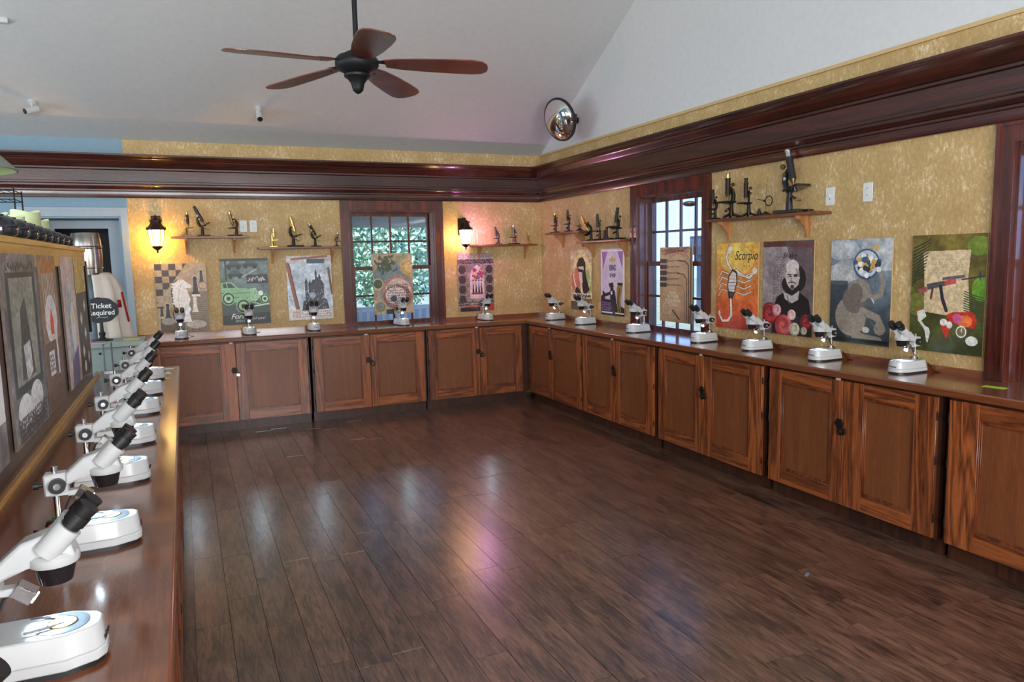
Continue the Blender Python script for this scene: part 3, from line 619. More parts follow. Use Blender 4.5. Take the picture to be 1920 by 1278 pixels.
B = [(.56, 's4', 100, .225, 4, 'dark antique microscope with brass draw tube nearest the corner, right wall upper shelf', dict(base='horse')),
 (.88, 's4', 90, .24, 0, 'upright black antique microscope in the middle of the right wall upper shelf', dict(base='disc', draw='black')),
 (1.38, 's5', 110, .28, -30, 'antique microscope with slanting gold tube and flat dish stage', dict(base='disc', tube='brass', limb='iron')),
 (1.56, 's5', 180, .265, 0, 'upright black antique microscope right of the slanting gold one', dict(base='horse', arm=False, draw='black')),
 (1.90, 's5', 200, .30, 12, 'big black antique microscope with wide stage beside the right window casing', dict(base='horse', wide=1.5, draw='black')),
 (3.405, 's6', 180, .235, 0, 'small thin dark antique microscope at the left end of the long right shelf', dict(base='disc', tube='iron', limb='iron', draw='iron', wide=.6)),
 (3.60, 's6', 180, .345, 0, 'dark antique microscope with orange brass draw tube on the long right shelf', dict(base='tripod', tube='iron', limb='iron', wide=1.3)),
 (3.80, 's6', 180, .285, 0, 'antique microscope with plain grey tube over a tripod foot', dict(base='tripod', tube='iron', limb='iron', draw='iron', mirror=False, arm=False)),
 (4.22, 's6', -88, .44, 14, 'largest black antique microscope with big slanted stage, right end of the long shelf', dict(base='horse', tube='blackgloss', limb='blackgloss', wide=1.2, tl=.96, draw='chrome'))]
for y, k, rz, H, tilt, lb, kw in B: antique((-.085, -y, SH[k]+.001), R(rz), H, tilt, lb, **kw)
# stand lens, ring on a stem, etc.
def lens_stand(loc, rz, H, rr, label, cat='magnifier', ringz=.45):
    t = empty('lens_stand', loc, rz, label, cat)
    MB().lathe([(.045, 0), (.045, .006), (.02, .02), (.006, .03)], 20).build('foot', MT['bronze'], t)
    MB().cyl((0, 0, .02), (0, 0, H), .0025, n=8).build('stem', MT['oldbrass'], t)
    n = 28; m = MB(); m.tube([(rr*1.0+rr*math.cos(2*math.pi*i/n), -.006, ringz*H + rr*math.sin(2*math.pi*i/n)) for i in range(n+1)], .004, 6)
    m.tube([(0, -.006, ringz*H), (-.03, -.006, ringz*H+.01), (-.085, -.006, ringz*H+.02)], .003, 6); m.sphere((-.012, -.006, ringz*H+.004), .009, 8); m.build('lens_ring', MT['iron'], t)
    return t
lens_stand((-.085, -3.985, SH['s6']+.001), R(-90), .235, .036, 'lens ring on a thin stem with round foot, long right shelf')
lens_stand((-.085, -1.13, SH['s4']+.001), R(-90), .13, .022, 'low magnifier stand at the right end of the right wall upper shelf', ringz=.35)
t = empty('slide_holder', (-.90, yb, SH['s3']+.001), 0, 'thin pale upright rod on the corner shelf next to the pinkish lantern', 'rod')
MB().cyl((0, 0, .004), (0, 0, .135), .004, n=10).build('rod', MT['steel'], t); MB().lathe([(.016, 0), (.016, .004), (.005, .008)], 14).build('foot', MT['oldbrass'], t)
t = empty('eyepiece_bottle', (-.085, -3.915, SH['s6']+.001), 0, 'tiny dark objective standing behind the ring stand on the long shelf', 'lens')
MB().lathe([(.016, 0), (.016, .03), (.011, .034), (.009, .055), (0, .055)], 14).build('barrel', MT['iron'], t)
for yy, hh, lb in ((1.70, .13, 'thin brown eyepiece tube standing left of the big black microscope'), (1.655, .10, 'short brown eyepiece tube beside the thin one on the lower right shelf')):
    t = empty('eyepiece_tube', (-.085, -yy, SH['s5']+.001), 0, lb, 'lens'); m = MB(); m.lathe([(.017, 0), (.017, hh*.3), (.012, hh*.33), (.012, hh*.9), (.015, hh*.92), (.015, hh), (0, hh)], 14); m.build('barrel', MT['bronze'], t)
    MB().lathe([(.0155, hh), (.0155, hh+.006), (0, hh+.006)], 12).build('rim', MT['oldbrass'], t)

# ------------------------------------------------------------------ wall lanterns and outlets
def lantern(x, z, label, glow, pink=False, turn=0):
    t = empty('wall_lantern', (x, 0, z), 0, label, 'lantern')
    m = MB(); m.box(-.045, .045, -.018, -.001, .10, .30, ch=.006); m.tube([(0, -.012, .26), (0, -.07, .30), (0, -.14, .29), (0, -.15, .25)], .010, 8); m.build('wall_plate', MT['bronze'], t)
    m = MB(); cy = -.15
    Tm = Matrix.Translation((0, cy, 0))
    m.lathe([(.088, .155), (.092, .163), (.082, .178), (.060, .200), (.050, .225), (.048, .25), (.030, .265), (.010, .275), (.006, .285), (.011, .292), (0, .30)], 6, T=Tm, smooth=False)
    for k in range(6):
        a = math.pi/3*k; m.cyl((.085*math.cos(a), cy+.085*math.sin(a), .165), (.090*math.cos(a), cy+.090*math.sin(a), .190), .006, .002, 6)
        m.cyl((.052*math.cos(a), cy+.052*math.sin(a), .235), (.058*math.cos(a), cy+.058*math.sin(a), .262), .006, .002, 6)
    m.build('roof', MT['bronze'], t)
    m = MB(); m.lathe([(.040, -.012), (.048, .01), (.060, .05), (.068, .10), (.070, .153)], 12, T=Tm); m.build('glass_shade', MT[glow], t)
    m = MB()
    for k in range(6):
        a = math.pi/3*k; m.tube([(r_*math.cos(a), cy + r_*math.sin(a), zz) for r_, zz in ((.076, .158), (.073, .10), (.064, .05), (.050, .0), (.042, -.02))], .0035, 5)
    m.lathe([(.046, -.020), (.050, -.012), (.046, -.004), (.040, -.004)], 12, T=Tm, cap=False); m.build('cage', MT['bronze'], t)
    MB().lathe([(0, -.075), (.008, -.07), (.012, -.062), (.006, -.052), (.016, -.044), (.036, -.030), (.046, -.020)], 12, T=Tm).build('finial', MT['bronze'], t)
    for nm, off, e, c in ((('bulb', (0, -.055, .05), 17, (1, .46, .035)),) if not pink else (('bulb', (-.10, -.17, .06), 5, (1, .50, .16)), ('bulb_pink', (.12, -.25, .08), 8.0, (1, .36, .95)))):
        l = bpy.data.lights.new(nm, 'POINT'); l.energy = e; l.color = c; l.shadow_soft_size = .02; l.specular_factor = 0.0 if 'pink' in nm else 1.0
        o = bpy.data.objects.new(nm, l); C.objects.link(o); o.parent = t; o.location = off
    return t
lantern(-4.357, 1.905, 'yellow glowing bronze wall lantern left of the shelves', 'glow')
lantern(-1.070, 1.885, 'bronze wall lantern between the window and corner, throwing pink light', 'glow2', True)
def outlet(loc, rz, label, kind):
    t = empty('wall_plate', loc, rz, label, 'outlet'); MB().box(-.038, .038, -.007, -.001, -.062, .062, ch=.003).build('cover_plate', MT['whiteplastic'], t)
    if kind == 's':
        MB().box(-.006, .006, -.016, -.007, -.004, .014, ch=.001).build('toggle', MT['whiteplastic'], t)
        MB().cyl((0, -.007, -.018), (0, -.009, -.018), .004, n=8).build('screw', MT['iron'], t)
    else:
        for z in (-.022, .022):
            o = MB().cyl((0, -.007, z), (0, -.0095, z), .017, n=16).build('socket', MT['whiteplastic'], t)
            m = MB(); [m.box(s*.006-.0012, s*.006+.0012, -.0102, -.0092, z-.001, z+.008) for s in (-1, 1)]; m.build('slot', MT['black'], o)
    return t
outlet((-3.525, 0, 2.10), 0, 'white switch plate right of the first back shelf, left of a pair', 's')
outlet((-3.424, 0, 2.10), 0, 'white socket plate right of the first back shelf, right of a pair', 'o')
outlet((0, -4.513, 2.085), R(-90), 'white switch plate on the right wall beside the long shelf', 's')
outlet((0, -4.821, 2.087), R(-90), 'white socket plate on the right wall, right of the switch plate', 'o')

# ------------------------------------------------------------------ printed boards (prints computed here, pixel by pixel)
class Cv:
    def __init__(s, bg, w=260, h=380):
        s.w, s.h = w, h; s.a = np.zeros((h, w, 3)) + np.array(bg)/255.
        s.X, s.Y = np.meshgrid((np.arange(w)+.5)/w, (np.arange(h)+.5)/h)
        s.rng = np.random.RandomState(11)
    def put(s, mask, c, al=1.0): s.a[mask] = s.a[mask]*(1-al) + np.array(c)/255.*al; return s
    def rect(s, x0, y0, x1, y1, c, al=1.0): return s.put((s.X >= x0) & (s.X < x1) & (s.Y >= y0) & (s.Y < y1), c, al)
    def ell(s, cx, cy, rx, ry, c, al=1.0, rot=0, ring=None):
        dx, dy = s.X-cx, (s.Y-cy)*1.46; ry *= 1.46; t = R(rot); u = dx*math.cos(t)+dy*math.sin(t); v = -dx*math.sin(t)+dy*math.cos(t)
        q = (u/rx)**2 + (v/ry)**2; return s.put((q <= 1) if ring is None else (q <= 1) & (q >= (1-ring)**2), c, al)
    def poly(s, pts, c, al=1.0):
        ins = np.zeros(s.X.shape, bool); n = len(pts)
        for i in range(n):
            (x1, y1), (x2, y2) = pts[i], pts[(i+1) % n]
            if y1 == y2: continue
            cr = ((y1 > s.Y) != (y2 > s.Y)) & (s.X < (x2-x1)*(s.Y-y1)/(y2-y1)+x1); ins ^= cr
        return s.put(ins, c, al)
    def line(s, pts, wd, c, al=1.0):
        mk = np.zeros(s.X.shape, bool)
        for (x1, y1), (x2, y2) in zip(pts, pts[1:]):
            dx, dy = x2-x1, (y2-y1)*1.46; l2 = dx*dx+dy*dy+1e-9; px, py = s.X-x1, (s.Y-y1)*1.46
            t = np.clip((px*dx+py*dy)/l2, 0, 1); mk |= (px-t*dx)**2 + (py-t*dy)**2 < (wd/2)**2
        return s.put(mk, c, al)
    def nz(s, amp, sc=8, tint=(1, 1, 1)):
        amp *= .8
        tot = np.zeros((s.h, s.w))
        for o in range(3):
            k = sc*2**o; g_ = s.rng.rand(int(k*1.5)+3, k+3); yy = s.Y*k*1.46; xx = s.X*k; i = yy.astype(int); j = xx.astype(int); fy = yy-i; fx = xx-j
            i = np.minimum(i, g_.shape[0]-2); j = np.minimum(j, g_.shape[1]-2)
            tot += ((g_[i, j]*(1-fx)+g_[i, j+1]*fx)*(1-fy) + (g_[i+1, j]*(1-fx)+g_[i+1, j+1]*fx)*fy - .5)/2**o
        s.a = np.clip(s.a*(1+amp*tot[..., None]*np.array(tint)), 0, 1); return s
    def grad(s, c0, c1, al=1.0): s.a = s.a*(1-al) + al*(np.array(c0)/255.*(1-s.Y[..., None]) + np.array(c1)/255.*s.Y[..., None]); return s
    def scrib(s, x0, y0, x1, y1, rows, c, wd=.004, al=.8):
        for k in range(rows):
            y = y0+(y1-y0)*(k+.5)/rows; x = x0; 
            while x < x1-.03:
                L = s.rng.uniform(.02, .07); n = 5; s.line([(x+L*i/n, y + s.rng.uniform(-.4, .4)*(y1-y0)/rows) for i in range(n)], wd, c, al); x += L+.012
        return s
    def mat(s, name):
        im = bpy.data.images.new(name, s.w, s.h); px = np.ones((s.h, s.w, 4), np.float32); px[..., :3] = s.a[::-1]; im.pixels.foreach_set(px.ravel()); im.update(); im.pack()
        m, nt, b = newmat(name); t = N(nt, 'ShaderNodeTexImage'); t.image = im; uv = N(nt, 'ShaderNodeTexCoord'); nt.links.new(uv.outputs['UV'], t.inputs['Vector'])
        nt.links.new(t.outputs['Color'], b.inputs['Base Color']); b.inputs['Roughness'].default_value = .4; return m

def board(cv, name, loc, rz, w, h, label, cat='poster', group=None, tilt=0, th=.010, edge='edge'):
    """printed board; local x across, z up, front face at local y=-th; loc = lower left back corner"""
    m = MB(); m.box(0, w, -th, 0, 0, h); me = bpy.data.meshes.new(name)
    me.from_pydata(m.v, [], m.f); me.materials.append(MT[edge]); me.materials.append(cv.mat(name+'_print'))
    uv = me.uv_layers.new(name='uv')
    for p in me.polygons:
        if p.normal.y < -.9: p.material_index = 1
        for li in p.loop_indices:
            v = me.vertices[me.loops[li].vertex_index].co; uv.data[li].uv = (v.x/w, v.z/h)
    o = bpy.data.objects.new(name, me); C.objects.link(o); o.location = loc; o.rotation_euler = (R(tilt), 0, rz)
    return tag(o, label, cat, group)
def ptext(o, body, x, z, size, mat='ink_white', shear=0, sx=1.0, bold=0.0, ry=0):
    return text('lettering', body, size, MT[mat], o, (x, -.0108, z), (R(90), ry, 0), .0003, shear, 'CENTER', sx, bold)
PWD, PH = .482, .702
GP = 'printed boards on the walls'
# chess
c = Cv((168, 146, 112)).nz(.3, 6)
for i in range(6):
    for j in range(7):
        if (i+j) % 2 == 0 and i*.135 + j*.09 < .78: c.rect(i*.135, j*.092, (i+1)*.135, (j+1)*.092, (52, 38, 30))
c.poly([(.62, 0), (1, 0), (1, .42), (.25, .62), (0, .62), (0, .58)], (178, 156, 124), .9).rect(.62, .42, 1, 1, (150, 132, 106))
for k in range(22): c.line([(.55+k*.022, .42), (.5+k*.024, 1)], .004, (60, 48, 40)); c.line([(.5, .42+k*.028), (1, .42+k*.028)], .004, (60, 48, 40))
c.rect(.05, .8, .5, 1, (96, 80, 64)); [c.line([(.05+k*.03, .84), (.05+k*.03, 1)], .004, (40, 32, 28)) for k in range(30)]
H = [(.36, .28), (.44, .235), (.52, .23), (.60, .27), (.70, .33), (.68, .37), (.58, .36), (.62, .44), (.66, .52), (.62, .60), (.66, .68), (.62, .72), (.66, .86), (.34, .86), (.32, .72), (.36, .68), (.34, .6), (.32, .5), (.32, .38)]
c.poly([(x-.03, y) for x, y in H], (60, 45, 34)).poly(H, (232, 228, 222)); [c.ell(.34-.012*(k % 2), .30+k*.04, .03, .016, (232, 228, 222)) for k in range(8)]; c.line([(.5, .28), (.42, .5), (.44, .68)], .006, (150, 140, 130))
def pawn(x, y, s_, col): c.ell(x, y, .04*s_, .03*s_, col); c.poly([(x-.03*s_, y+.02*s_), (x+.03*s_, y+.02*s_), (x+.045*s_, y+.16*s_), (x+.07*s_, y+.2*s_), (x-.07*s_, y+.2*s_), (x-.045*s_, y+.16*s_)], col)
pawn(.77, .22, 1.35, (225, 215, 200)); pawn(.77, .225, 1.15, (24, 20, 20)); pawn(.9, .12, .95, (225, 215, 200)); pawn(.9, .125, .8, (24, 20, 20)); c.ell(.92, .33, .1, .06, (190, 170, 150)); c.ell(.92, .33, .09, .055, (150, 60, 50), 1, 0, .15)
pawn(.2, .6, 1.1, (215, 205, 190)); pawn(.2, .605, .95, (24, 20, 20)); pawn(.08, .64, .6, (24, 20, 20)); pawn(.74, .52, 1.0, (225, 215, 205)); c.ell(.2, .84, .14, .05, (150, 140, 125)).ell(.75, .9, .2, .06, (226, 218, 205), .7)
c.nz(.22, 30); board(c, 'poster', (-4.405, -.006, 1.02), 0, PWD, PH, 'board printed with a white chess knight and a checkerboard', group=GP)
# green car
c = Cv((96, 120, 112)).grad((120, 142, 136), (60, 74, 70)).nz(.6, 8)
c.rect(.0, .0, 1, .04, (30, 34, 34)).rect(.1, 0, .13, .33, (24, 26, 28))
for x, y in ((.28, .09), (.62, .08), (.3, .23)): c.poly([(x-.12, y), (x-.06, y-.05), (x+.08, y-.05), (x+.14, y)], (70, 86, 82)).rect(x-.15, y, x+.17, y+.045, (40, 50, 48)).ell(x-.09, y+.05, .04, .025, (18, 22, 22)).ell(x+.1, y+.05, .04, .025, (18, 22, 22))
c.rect(.54, .25, .98, .38, (16, 18, 18)).scrib(.56, .26, .97, .37, 1, (225, 235, 230), .02).line([(.45, .28), (.75, .17)], .02, (190, 205, 200))
c.rect(0, .78, 1, 1, (14, 18, 18)); c.poly([(0, .66), (.3, .7), (1, .6), (1, .82), (0, .86)], (60, 72, 68))
gl = (140, 190, 138); gd = (34, 60, 44)
c.poly([(0, .36), (.22, .35), (.34, .44), (.62, .46), (.78, .50), (.80, .60), (.6, .66), (.2, .66), (0, .62)], gl); c.poly([(.04, .37), (.2, .37), (.3, .44), (.05, .44)], gd); c.line([(.12, .36), (.13, .44)], .02, gl)
c.poly([(.60, .46), (.72, .45), (.78, .6), (.70, .66), (.60, .62)], (180, 220, 175)); [c.line([(.62+k*.03, .47), (.64+k*.03, .62)], .006, gd) for k in range(5)]
c.line([(0, .52), (.6, .52)], .012, gd).line([(.2, .58), (.55, .6)], .01, gd)
for x, y, r in ((.14, .60, .12), (.44, .72, .13), (.9, .62, .09)): c.ell(x, y, r*1.15, r*.85, gl).ell(x, y, r, r*.72, (20, 30, 26)).ell(x, y, r*.75, r*.55, (175, 215, 165)).ell(x, y, r*.35, r*.25, gd)
c.line([(.25, .62), (.45, .58), (.62, .66), (.8, .7)], .03, gl).ell(.82, .53, .05, .04, (230, 240, 225)).line([(.5, .74), (.98, .7)], .03, (190, 215, 195))
c.nz(.25, 40); o = board(c, 'poster', (-3.787, -.006, 1.06), 0, PWD, PH, 'board printed with a green vintage car on a dark ground', group=GP)
ptext(o, 'Ford', .15, .065, .075, shear=.4, bold=.001); ptext(o, 'Drive a', .17, .03, .03, shear=.4); ptext(o, 'and save!', .35, .05, .04, shear=.4)
# dark castle sketch
c = Cv((196, 208, 216)).nz(.3, 6); c.rect(0, 0, 1, .12, (205, 200, 196)).rect(.45, .05, .85, .12, (60, 84, 100)).nz(.3, 12)
c.line([(.02, .12), (.22, .92)], .07, (150, 84, 52)).line([(.06, .12), (.26, .92)], .02, (60, 40, 36)).line([(.12, .05), (.9, .01)], .05, (160, 100, 70)).line([(.93, .2), (.99, .6)], .05, (120, 70, 50)).rect(0, .83, 1, 1, (220, 212, 204), .8)
for x, y0, y1, wd in ((.42, .42, .84, .03), (.5, .46, .84, .035), (.58, .44, .84, .05), (.66, .4, .84, .06), (.64, .28, .7, .022), (.76, .46, .84, .05), (.72, .36, .8, .03), (.5, .62, .84, .06)):
    c.rect(x-wd, y0, x+wd, y1, (66, 68, 78)); c.poly([(x-wd*1.25, y0), (x+wd*1.25, y0), (x, y0-.08)], (44, 44, 54))
c.poly([(.34, .7), (.86, .68), (.92, .84), (.3, .86)], (58, 58, 66)); c.ell(.55, .62, .07, .05, (160, 175, 185)); [c.ell(c.rng.uniform(.35, .88), c.rng.uniform(.5, .82), .012, .012, (150, 165, 175)) for _ in range(36)]
c.scrib(.1, .86, .95, .97, 3, (150, 110, 90), .012); c.scrib(.3, .13, .9, .3, 4, (150, 160, 170), .004, .5); c.nz(.25, 34)
board(c, 'poster', (-3.112, -.006, 1.075), 0, PWD, PH, 'pale board printed with a sketched dark castle and orange bars', group=GP)
# bowls and herbs
c = Cv((176, 158, 128)).nz(.35, 5); c.ell(.28, .36, .26, .16, (112, 130, 132)).ell(.5, .3, .2, .16, (118, 140, 150)); [c.ell(c.rng.normal(.34, .12), c.rng.normal(.2, .07), .05, .02, (78, 88, 62), .9, c.rng.uniform(0, 180)) for _ in range(60)]
c.ell(.88, .25, .16, .13, (196, 160, 92)).ell(.9, .24, .1, .09, (215, 185, 130)).ell(.72, .06, .12, .05, (150, 155, 110))
c.ell(.58, .62, .42, .32, (120, 140, 140)).ell(.6, .64, .4, .29, (168, 130, 112)).ell(.62, .66, .34, .25, (205, 185, 172)).ell(.6, .72, .36, .2, (120, 62, 56), .6).ell(.56, .70, .26, .15, (215, 205, 200)).ell(.5, .75, .08, .05, (60, 78, 84)).scrib(.35, .5, .9, .85, 8, (70, 40, 38), .012)
c.ell(.12, .5, .13, .09, (210, 190, 140)).ell(.12, .5, .11, .075, (72, 92, 60)).ell(.16, .88, .16, .1, (196, 160, 90)).ell(.16, .88, .13, .085, (120, 130, 120)).rect(.3, .92, .5, 1, (30, 28, 28)).nz(.35, 34)
board(c, 'poster', (-2.150, .055, 1.085), 0, PWD-.01, PH, 'board printed with bowls of herbs standing against the back window', group=GP)
# arch window print
c = Cv((150, 128, 120)).nz(.5, 10); c.rect(0, 0, 1, .1, (178, 160, 158)).scrib(0, .0, 1, .08, 3, (90, 60, 70), .01); c.rect(0, .11, 1, .17, (120, 105, 100)); c.scrib(0, .10, 1, .19, 2, (30, 22, 26), .02)
for x in (.12, .88): [c.ell(x, .28+k*.17, .1, .07, (70, 52, 50)) for k in range(4)]
c.poly([(.33, .78), (.33, .4), (.4, .26), (.53, .2), (.66, .26), (.73, .4), (.73, .78)], (214, 196, 196)); [c.ell(c.rng.uniform(.38, .7), c.rng.uniform(.25, .44), .035, .022, [(190, 60, 60), (120, 110, 170), (210, 150, 110), (170, 70, 110)][_ % 4]) for _ in range(40)]
for x in (.42, .5, .58, .65): c.poly([(x-.03, .7), (x, .48), (x+.03, .7)], (60, 40, 48)).ell(x, .47, .02, .015, (60, 40, 48))
c.rect(.36, .68, .7, .71, (170, 60, 50)); c.rect(0, .84, 1, .9, (150, 135, 125)); c.scrib(0, .82, 1, .91, 2, (30, 22, 26), .02); c.rect(.05, .93, .6, 1, (40, 28, 30)).rect(.2, .9, .7, .93, (180, 80, 70)).rect(.85, .88, 1, 1, (180, 60, 60)).scrib(.05, .2, .3, .8, 14, (50, 38, 36), .01).scrib(.76, .2, .98, .8, 14, (50, 38, 36), .01).nz(.3, 36)
board(c, 'poster', (-1.134, -.006, 1.068), 0, PWD-.02, PH, 'board printed with a stained-glass arch, under the corner shelf', group=GP)
# man with sunglasses
c = Cv((206, 188, 150)).nz(.3, 6); c.ell(.55, .42, .5, .36, (226, 208, 140)).ell(.3, .5, .28, .2, (205, 120, 100)).ell(.85, .52, .22, .2, (170, 185, 110)).ell(.55, .42, .42, .3, (238, 228, 196), 1, 0, .12)
c.poly([(.3, .25), (.4, .14), (.6, .12), (.72, .22), (.72, .4), (.66, .42), (.62, .3), (.45, .28), (.36, .34)], (18, 14, 18)).poly([(.38, .28), (.62, .27), (.66, .4), (.58, .54), (.48, .56), (.4, .44)], (236, 220, 205)).poly([(.36, .31), (.62, .33), (.6, .38), (.38, .36)], (24, 20, 26)).poly([(.56, .4), (.68, .3), (.78, .5), (.9, .66), (.5, .82), (.2, .7), (.3, .6), (.5, .7), (.58, .54)], (26, 22, 28)).line([(.5, .58), (.6, .8)], .08, (232, 222, 210))
c.rect(.1, .72, .95, .8, (228, 218, 196)).scrib(.1, .73, .95, .8, 1, (40, 30, 30), .03).rect(0, .86, .5, 1, (84, 58, 34)).rect(.5, .8, 1, 1, (120, 96, 60)).nz(.35, 30)
board(c, 'poster', (-.006, -.783, 1.095), R(-90), PWD, PH-.02, 'board printed with a dark-haired man in sunglasses, nearest the corner', group=GP)
# lilac dancer board
c = Cv((216, 200, 222)).nz(.12, 5); c.poly([(.05, .04), (.3, .04), (.1, .3)], (150, 105, 165)).poly([(.95, .04), (.72, .04), (.92, .3)], (150, 105, 165))
for a_ in ((.03, .025, .97, .035), (.03, .95, .97, .965)): c.rect(*a_, (250, 250, 250))
c.rect(.03, .025, .05, .965, (250, 250, 250)).rect(.95, .025, .97, .965, (250, 250, 250)); c.poly([(.38, .19), (.36, .13), (.43, .16), (.5, .11), (.57, .16), (.64, .13), (.62, .19)], (205, 170, 60))
c.poly([(0, .72), (.1, .68), (.2, .76), (.35, .76), (.6, .80), (1, .88), (1, 1), (0, 1)], (30, 20, 34)).rect(.03, .95, .97, .97, (250, 250, 250))
K = (18, 14, 18); c.poly([(.34, .52), (.52, .5), (.56, .56), (.38, .58)], K).ell(.48, .6, .07, .05, K).poly([(.4, .62), (.6, .62), (.66, .78), (.6, .98), (.5, .98), (.52, .8), (.4, .78)], K).line([(.44, .66), (.18, .70), (.1, .66)], .07, K).poly([(.68, .6), (.74, .5), (.94, .5), (.9, .62), (.84, .74), (.86, .96), (.72, .94), (.68, .8)], (150, 125, 40)).line([(.74, .52), (.9, .53)], .05, K).line([(.8, .6), (.72, .78), (.8, .94)], .03, K).ell(.46, .66, .04, .03, (235, 225, 240))
c.scrib(.05, .8, .45, .93, 4, (150, 110, 170), .02).nz(.12, 30); o = board(c, 'poster', (-.006, -1.462, 1.075), R(-90), PWD-.02, PH, 'lilac board with KING OF POP lettering and black and gold dancers', group=GP)
ptext(o, 'KING', .235, .475, .085, 'ink_black', sx=.62, bold=.002); ptext(o, 'OF POP', .235, .405, .055, 'ink_black', sx=.62, bold=.0015)
# chisels
c = Cv((190, 158, 122)).grad((196, 164, 128), (176, 142, 108)).nz(.2, 6); [c.line([(c.rng.uniform(0, 1), c.rng.uniform(0, .05)), (c.rng.uniform(0, 1), c.rng.uniform(.03, .13))], .01, (120, 70, 56), .7) for _ in range(40)]
for k in range(5):
    y = .185+k*.08; c.poly([(0, y-.028), (.2, y-.028), (.3, y), (.2, y+.028), (0, y+.028)], (62, 58, 52)).ell(.24, y, .015, .012, (180, 170, 150)).line([(.3, y), (.62, y-.005)], .012, (70, 58, 48))
c.line([(.6, .18), (.8, .19), (.9, .24), (.92, 1)], .025, (74, 54, 42)).line([(.55, .345), (.75, .36), (.84, .42), (.86, 1)], .02, (74, 54, 42)).line([(.5, .5), (.72, .51), (.78, .58), (.80, 1)], .012, (96, 70, 52)).rect(.95, .02, 1, 1, (120, 86, 62))
c.ell(.22, .82, .13, .08, (205, 180, 150), 1, 0, .14).ell(.42, .9, .09, .05, (205, 180, 150), 1, 0, .18).poly([(.38, .84), (.42, .83), (.64, .95), (.62, .97)], (60, 52, 46)).nz(.15, 40)
o = board(c, 'poster', (.055, -2.455, 1.072), R(-90), PWD, PH, 'tan board printed with five chisels, standing against the right window', group=GP)
ptext(o, 'HAVE\n IN THEIR\nPOSSESSION\n TOOLS', .20, .26, .042, 'ink_tan', bold=.001)
# scorpion
c = Cv((230, 150, 60)).grad((236, 190, 84), (196, 62, 36)).nz(.45, 6, (.6, 1, 1)).ell(.5, .2, .4, .16, (240, 214, 110), .6).nz(.25, 14)
Wc = (236, 226, 212); D = (60, 40, 44)
body = [(.40, .30), (.50, .33), (.52, .44), (.46, .58), (.38, .67), (.30, .62), (.27, .5), (.30, .38)]
for sgn, pts in ((0, [(.36, .3), (.28, .24), (.24, .16), (.28, .1), (.34, .06)]), (1, [(.48, .32), (.66, .38), (.8, .40), (.9, .34), (.94, .3)])): c.line(pts, .06, D).line(pts, .045, Wc)
c.ell(.33, .08, .05, .05, Wc, 1, 40).ell(.92, .32, .06, .035, Wc, 1, -50)
for k in range(4):
    y = .36+k*.07; c.line([(.30, y), (.14, y-.03), (.06, y+.05)], .028, D).line([(.30, y), (.14, y-.03), (.06, y+.05)], .018, Wc).line([(.5, y), (.68, y+.03), (.84, y-.01)], .028, D).line([(.5, y), (.68, y+.03), (.84, y-.01)], .018, Wc)
c.poly([(x*1.0, y) for x, y in body], D).poly([(.39+(x-.39)*.8, .48+(y-.48)*.85) for x, y in body], (226, 216, 206)); c.poly([(.28, .56), (.46, .57), (.38, .68), (.3, .64)], (46, 34, 40), .8); [c.line([(.31, .38+k*.04), (.47, .38+k*.04)], .006, D) for k in range(6)]
tl_ = [(.36, .66), (.37, .74), (.38, .84), (.3, .91), (.16, .92), (.08, .85)]; c.line(tl_, .06, D).line(tl_, .045, Wc).ell(.08, .83, .03, .03, Wc).nz(.2, 36)
o = board(c, 'poster', (-.006, -3.350, 1.087), R(-90), PWD+.01, PH, 'orange and red board printed with a white scorpion', group=GP)
ptext(o, 'Scorpio', .35, .565, .105, 'ink_black', shear=.35, sx=.8); ptext(o, '*  *  *', .36, .50, .03, 'ink_red')
# bearded writer with roses
c = Cv((150, 140, 142)).nz(.25, 6); c.rect(0, 0, 1, .06, (84, 50, 48)).poly([(.45, 0), (1, 0), (1, .75), (.75, .75), (.6, .3)], (92, 78, 82), .85).nz(.3, 14).scrib(.22, .16, .45, .75, 22, (40, 34, 36), .006)
c.poly([(.22, .72), (.3, .6), (.45, .54), (.75, .54), (.92, .62), (.98, .82), (.98, 1), (.2, 1)], (20, 17, 20)).ell(.66, .40, .20, .15, (30, 25, 27)).ell(.60, .46, .21, .10, (30, 25, 27))
c.ell(.60, .37, .135, .13, (206, 196, 190)).ell(.60, .275, .125, .075, (216, 208, 202)).poly([(.66, .28), (.74, .32), (.73, .46), (.66, .5)], (150, 138, 134), .7).poly([(.45, .38), (.75, .38), (.7, .47), (.6, .52), (.52, .48)], (200, 188, 182)).line([(.5, .355), (.57, .355)], .018, (40, 30, 32)).line([(.63, .36), (.7, .36)], .018, (40, 30, 32)).line([(.585, .37), (.575, .42), (.6, .425)], .012, (110, 95, 92)).line([(.53, .375), (.55, .37), (.57, .375)], .018, (25, 20, 22)).line([(.64, .375), (.66, .37), (.68, .375)], .018, (25, 20, 22)).line([(.53, .445), (.58, .435), (.6, .44), (.62, .435), (.67, .45)], .016, (60, 48, 50)).ell(.6, .485, .035, .022, (60, 48, 50))
c.poly([(.42, .54), (.6, .58), (.74, .52), (.72, .62), (.6, .66), (.46, .62)], (190, 182, 178)).line([(.5, .58), (.55, .66)], .02, (120, 110, 108))
def rose(x, y, r, a_, b_):
    c.ell(x, y, r, r*.68, b_); [c.ell(x+r*.1*math.sin(k*2), y+r*.07*math.cos(k*2), r*(1-k*.16), r*(1-k*.16)*.68, a_ if k % 2 else b_) for k in range(6)]
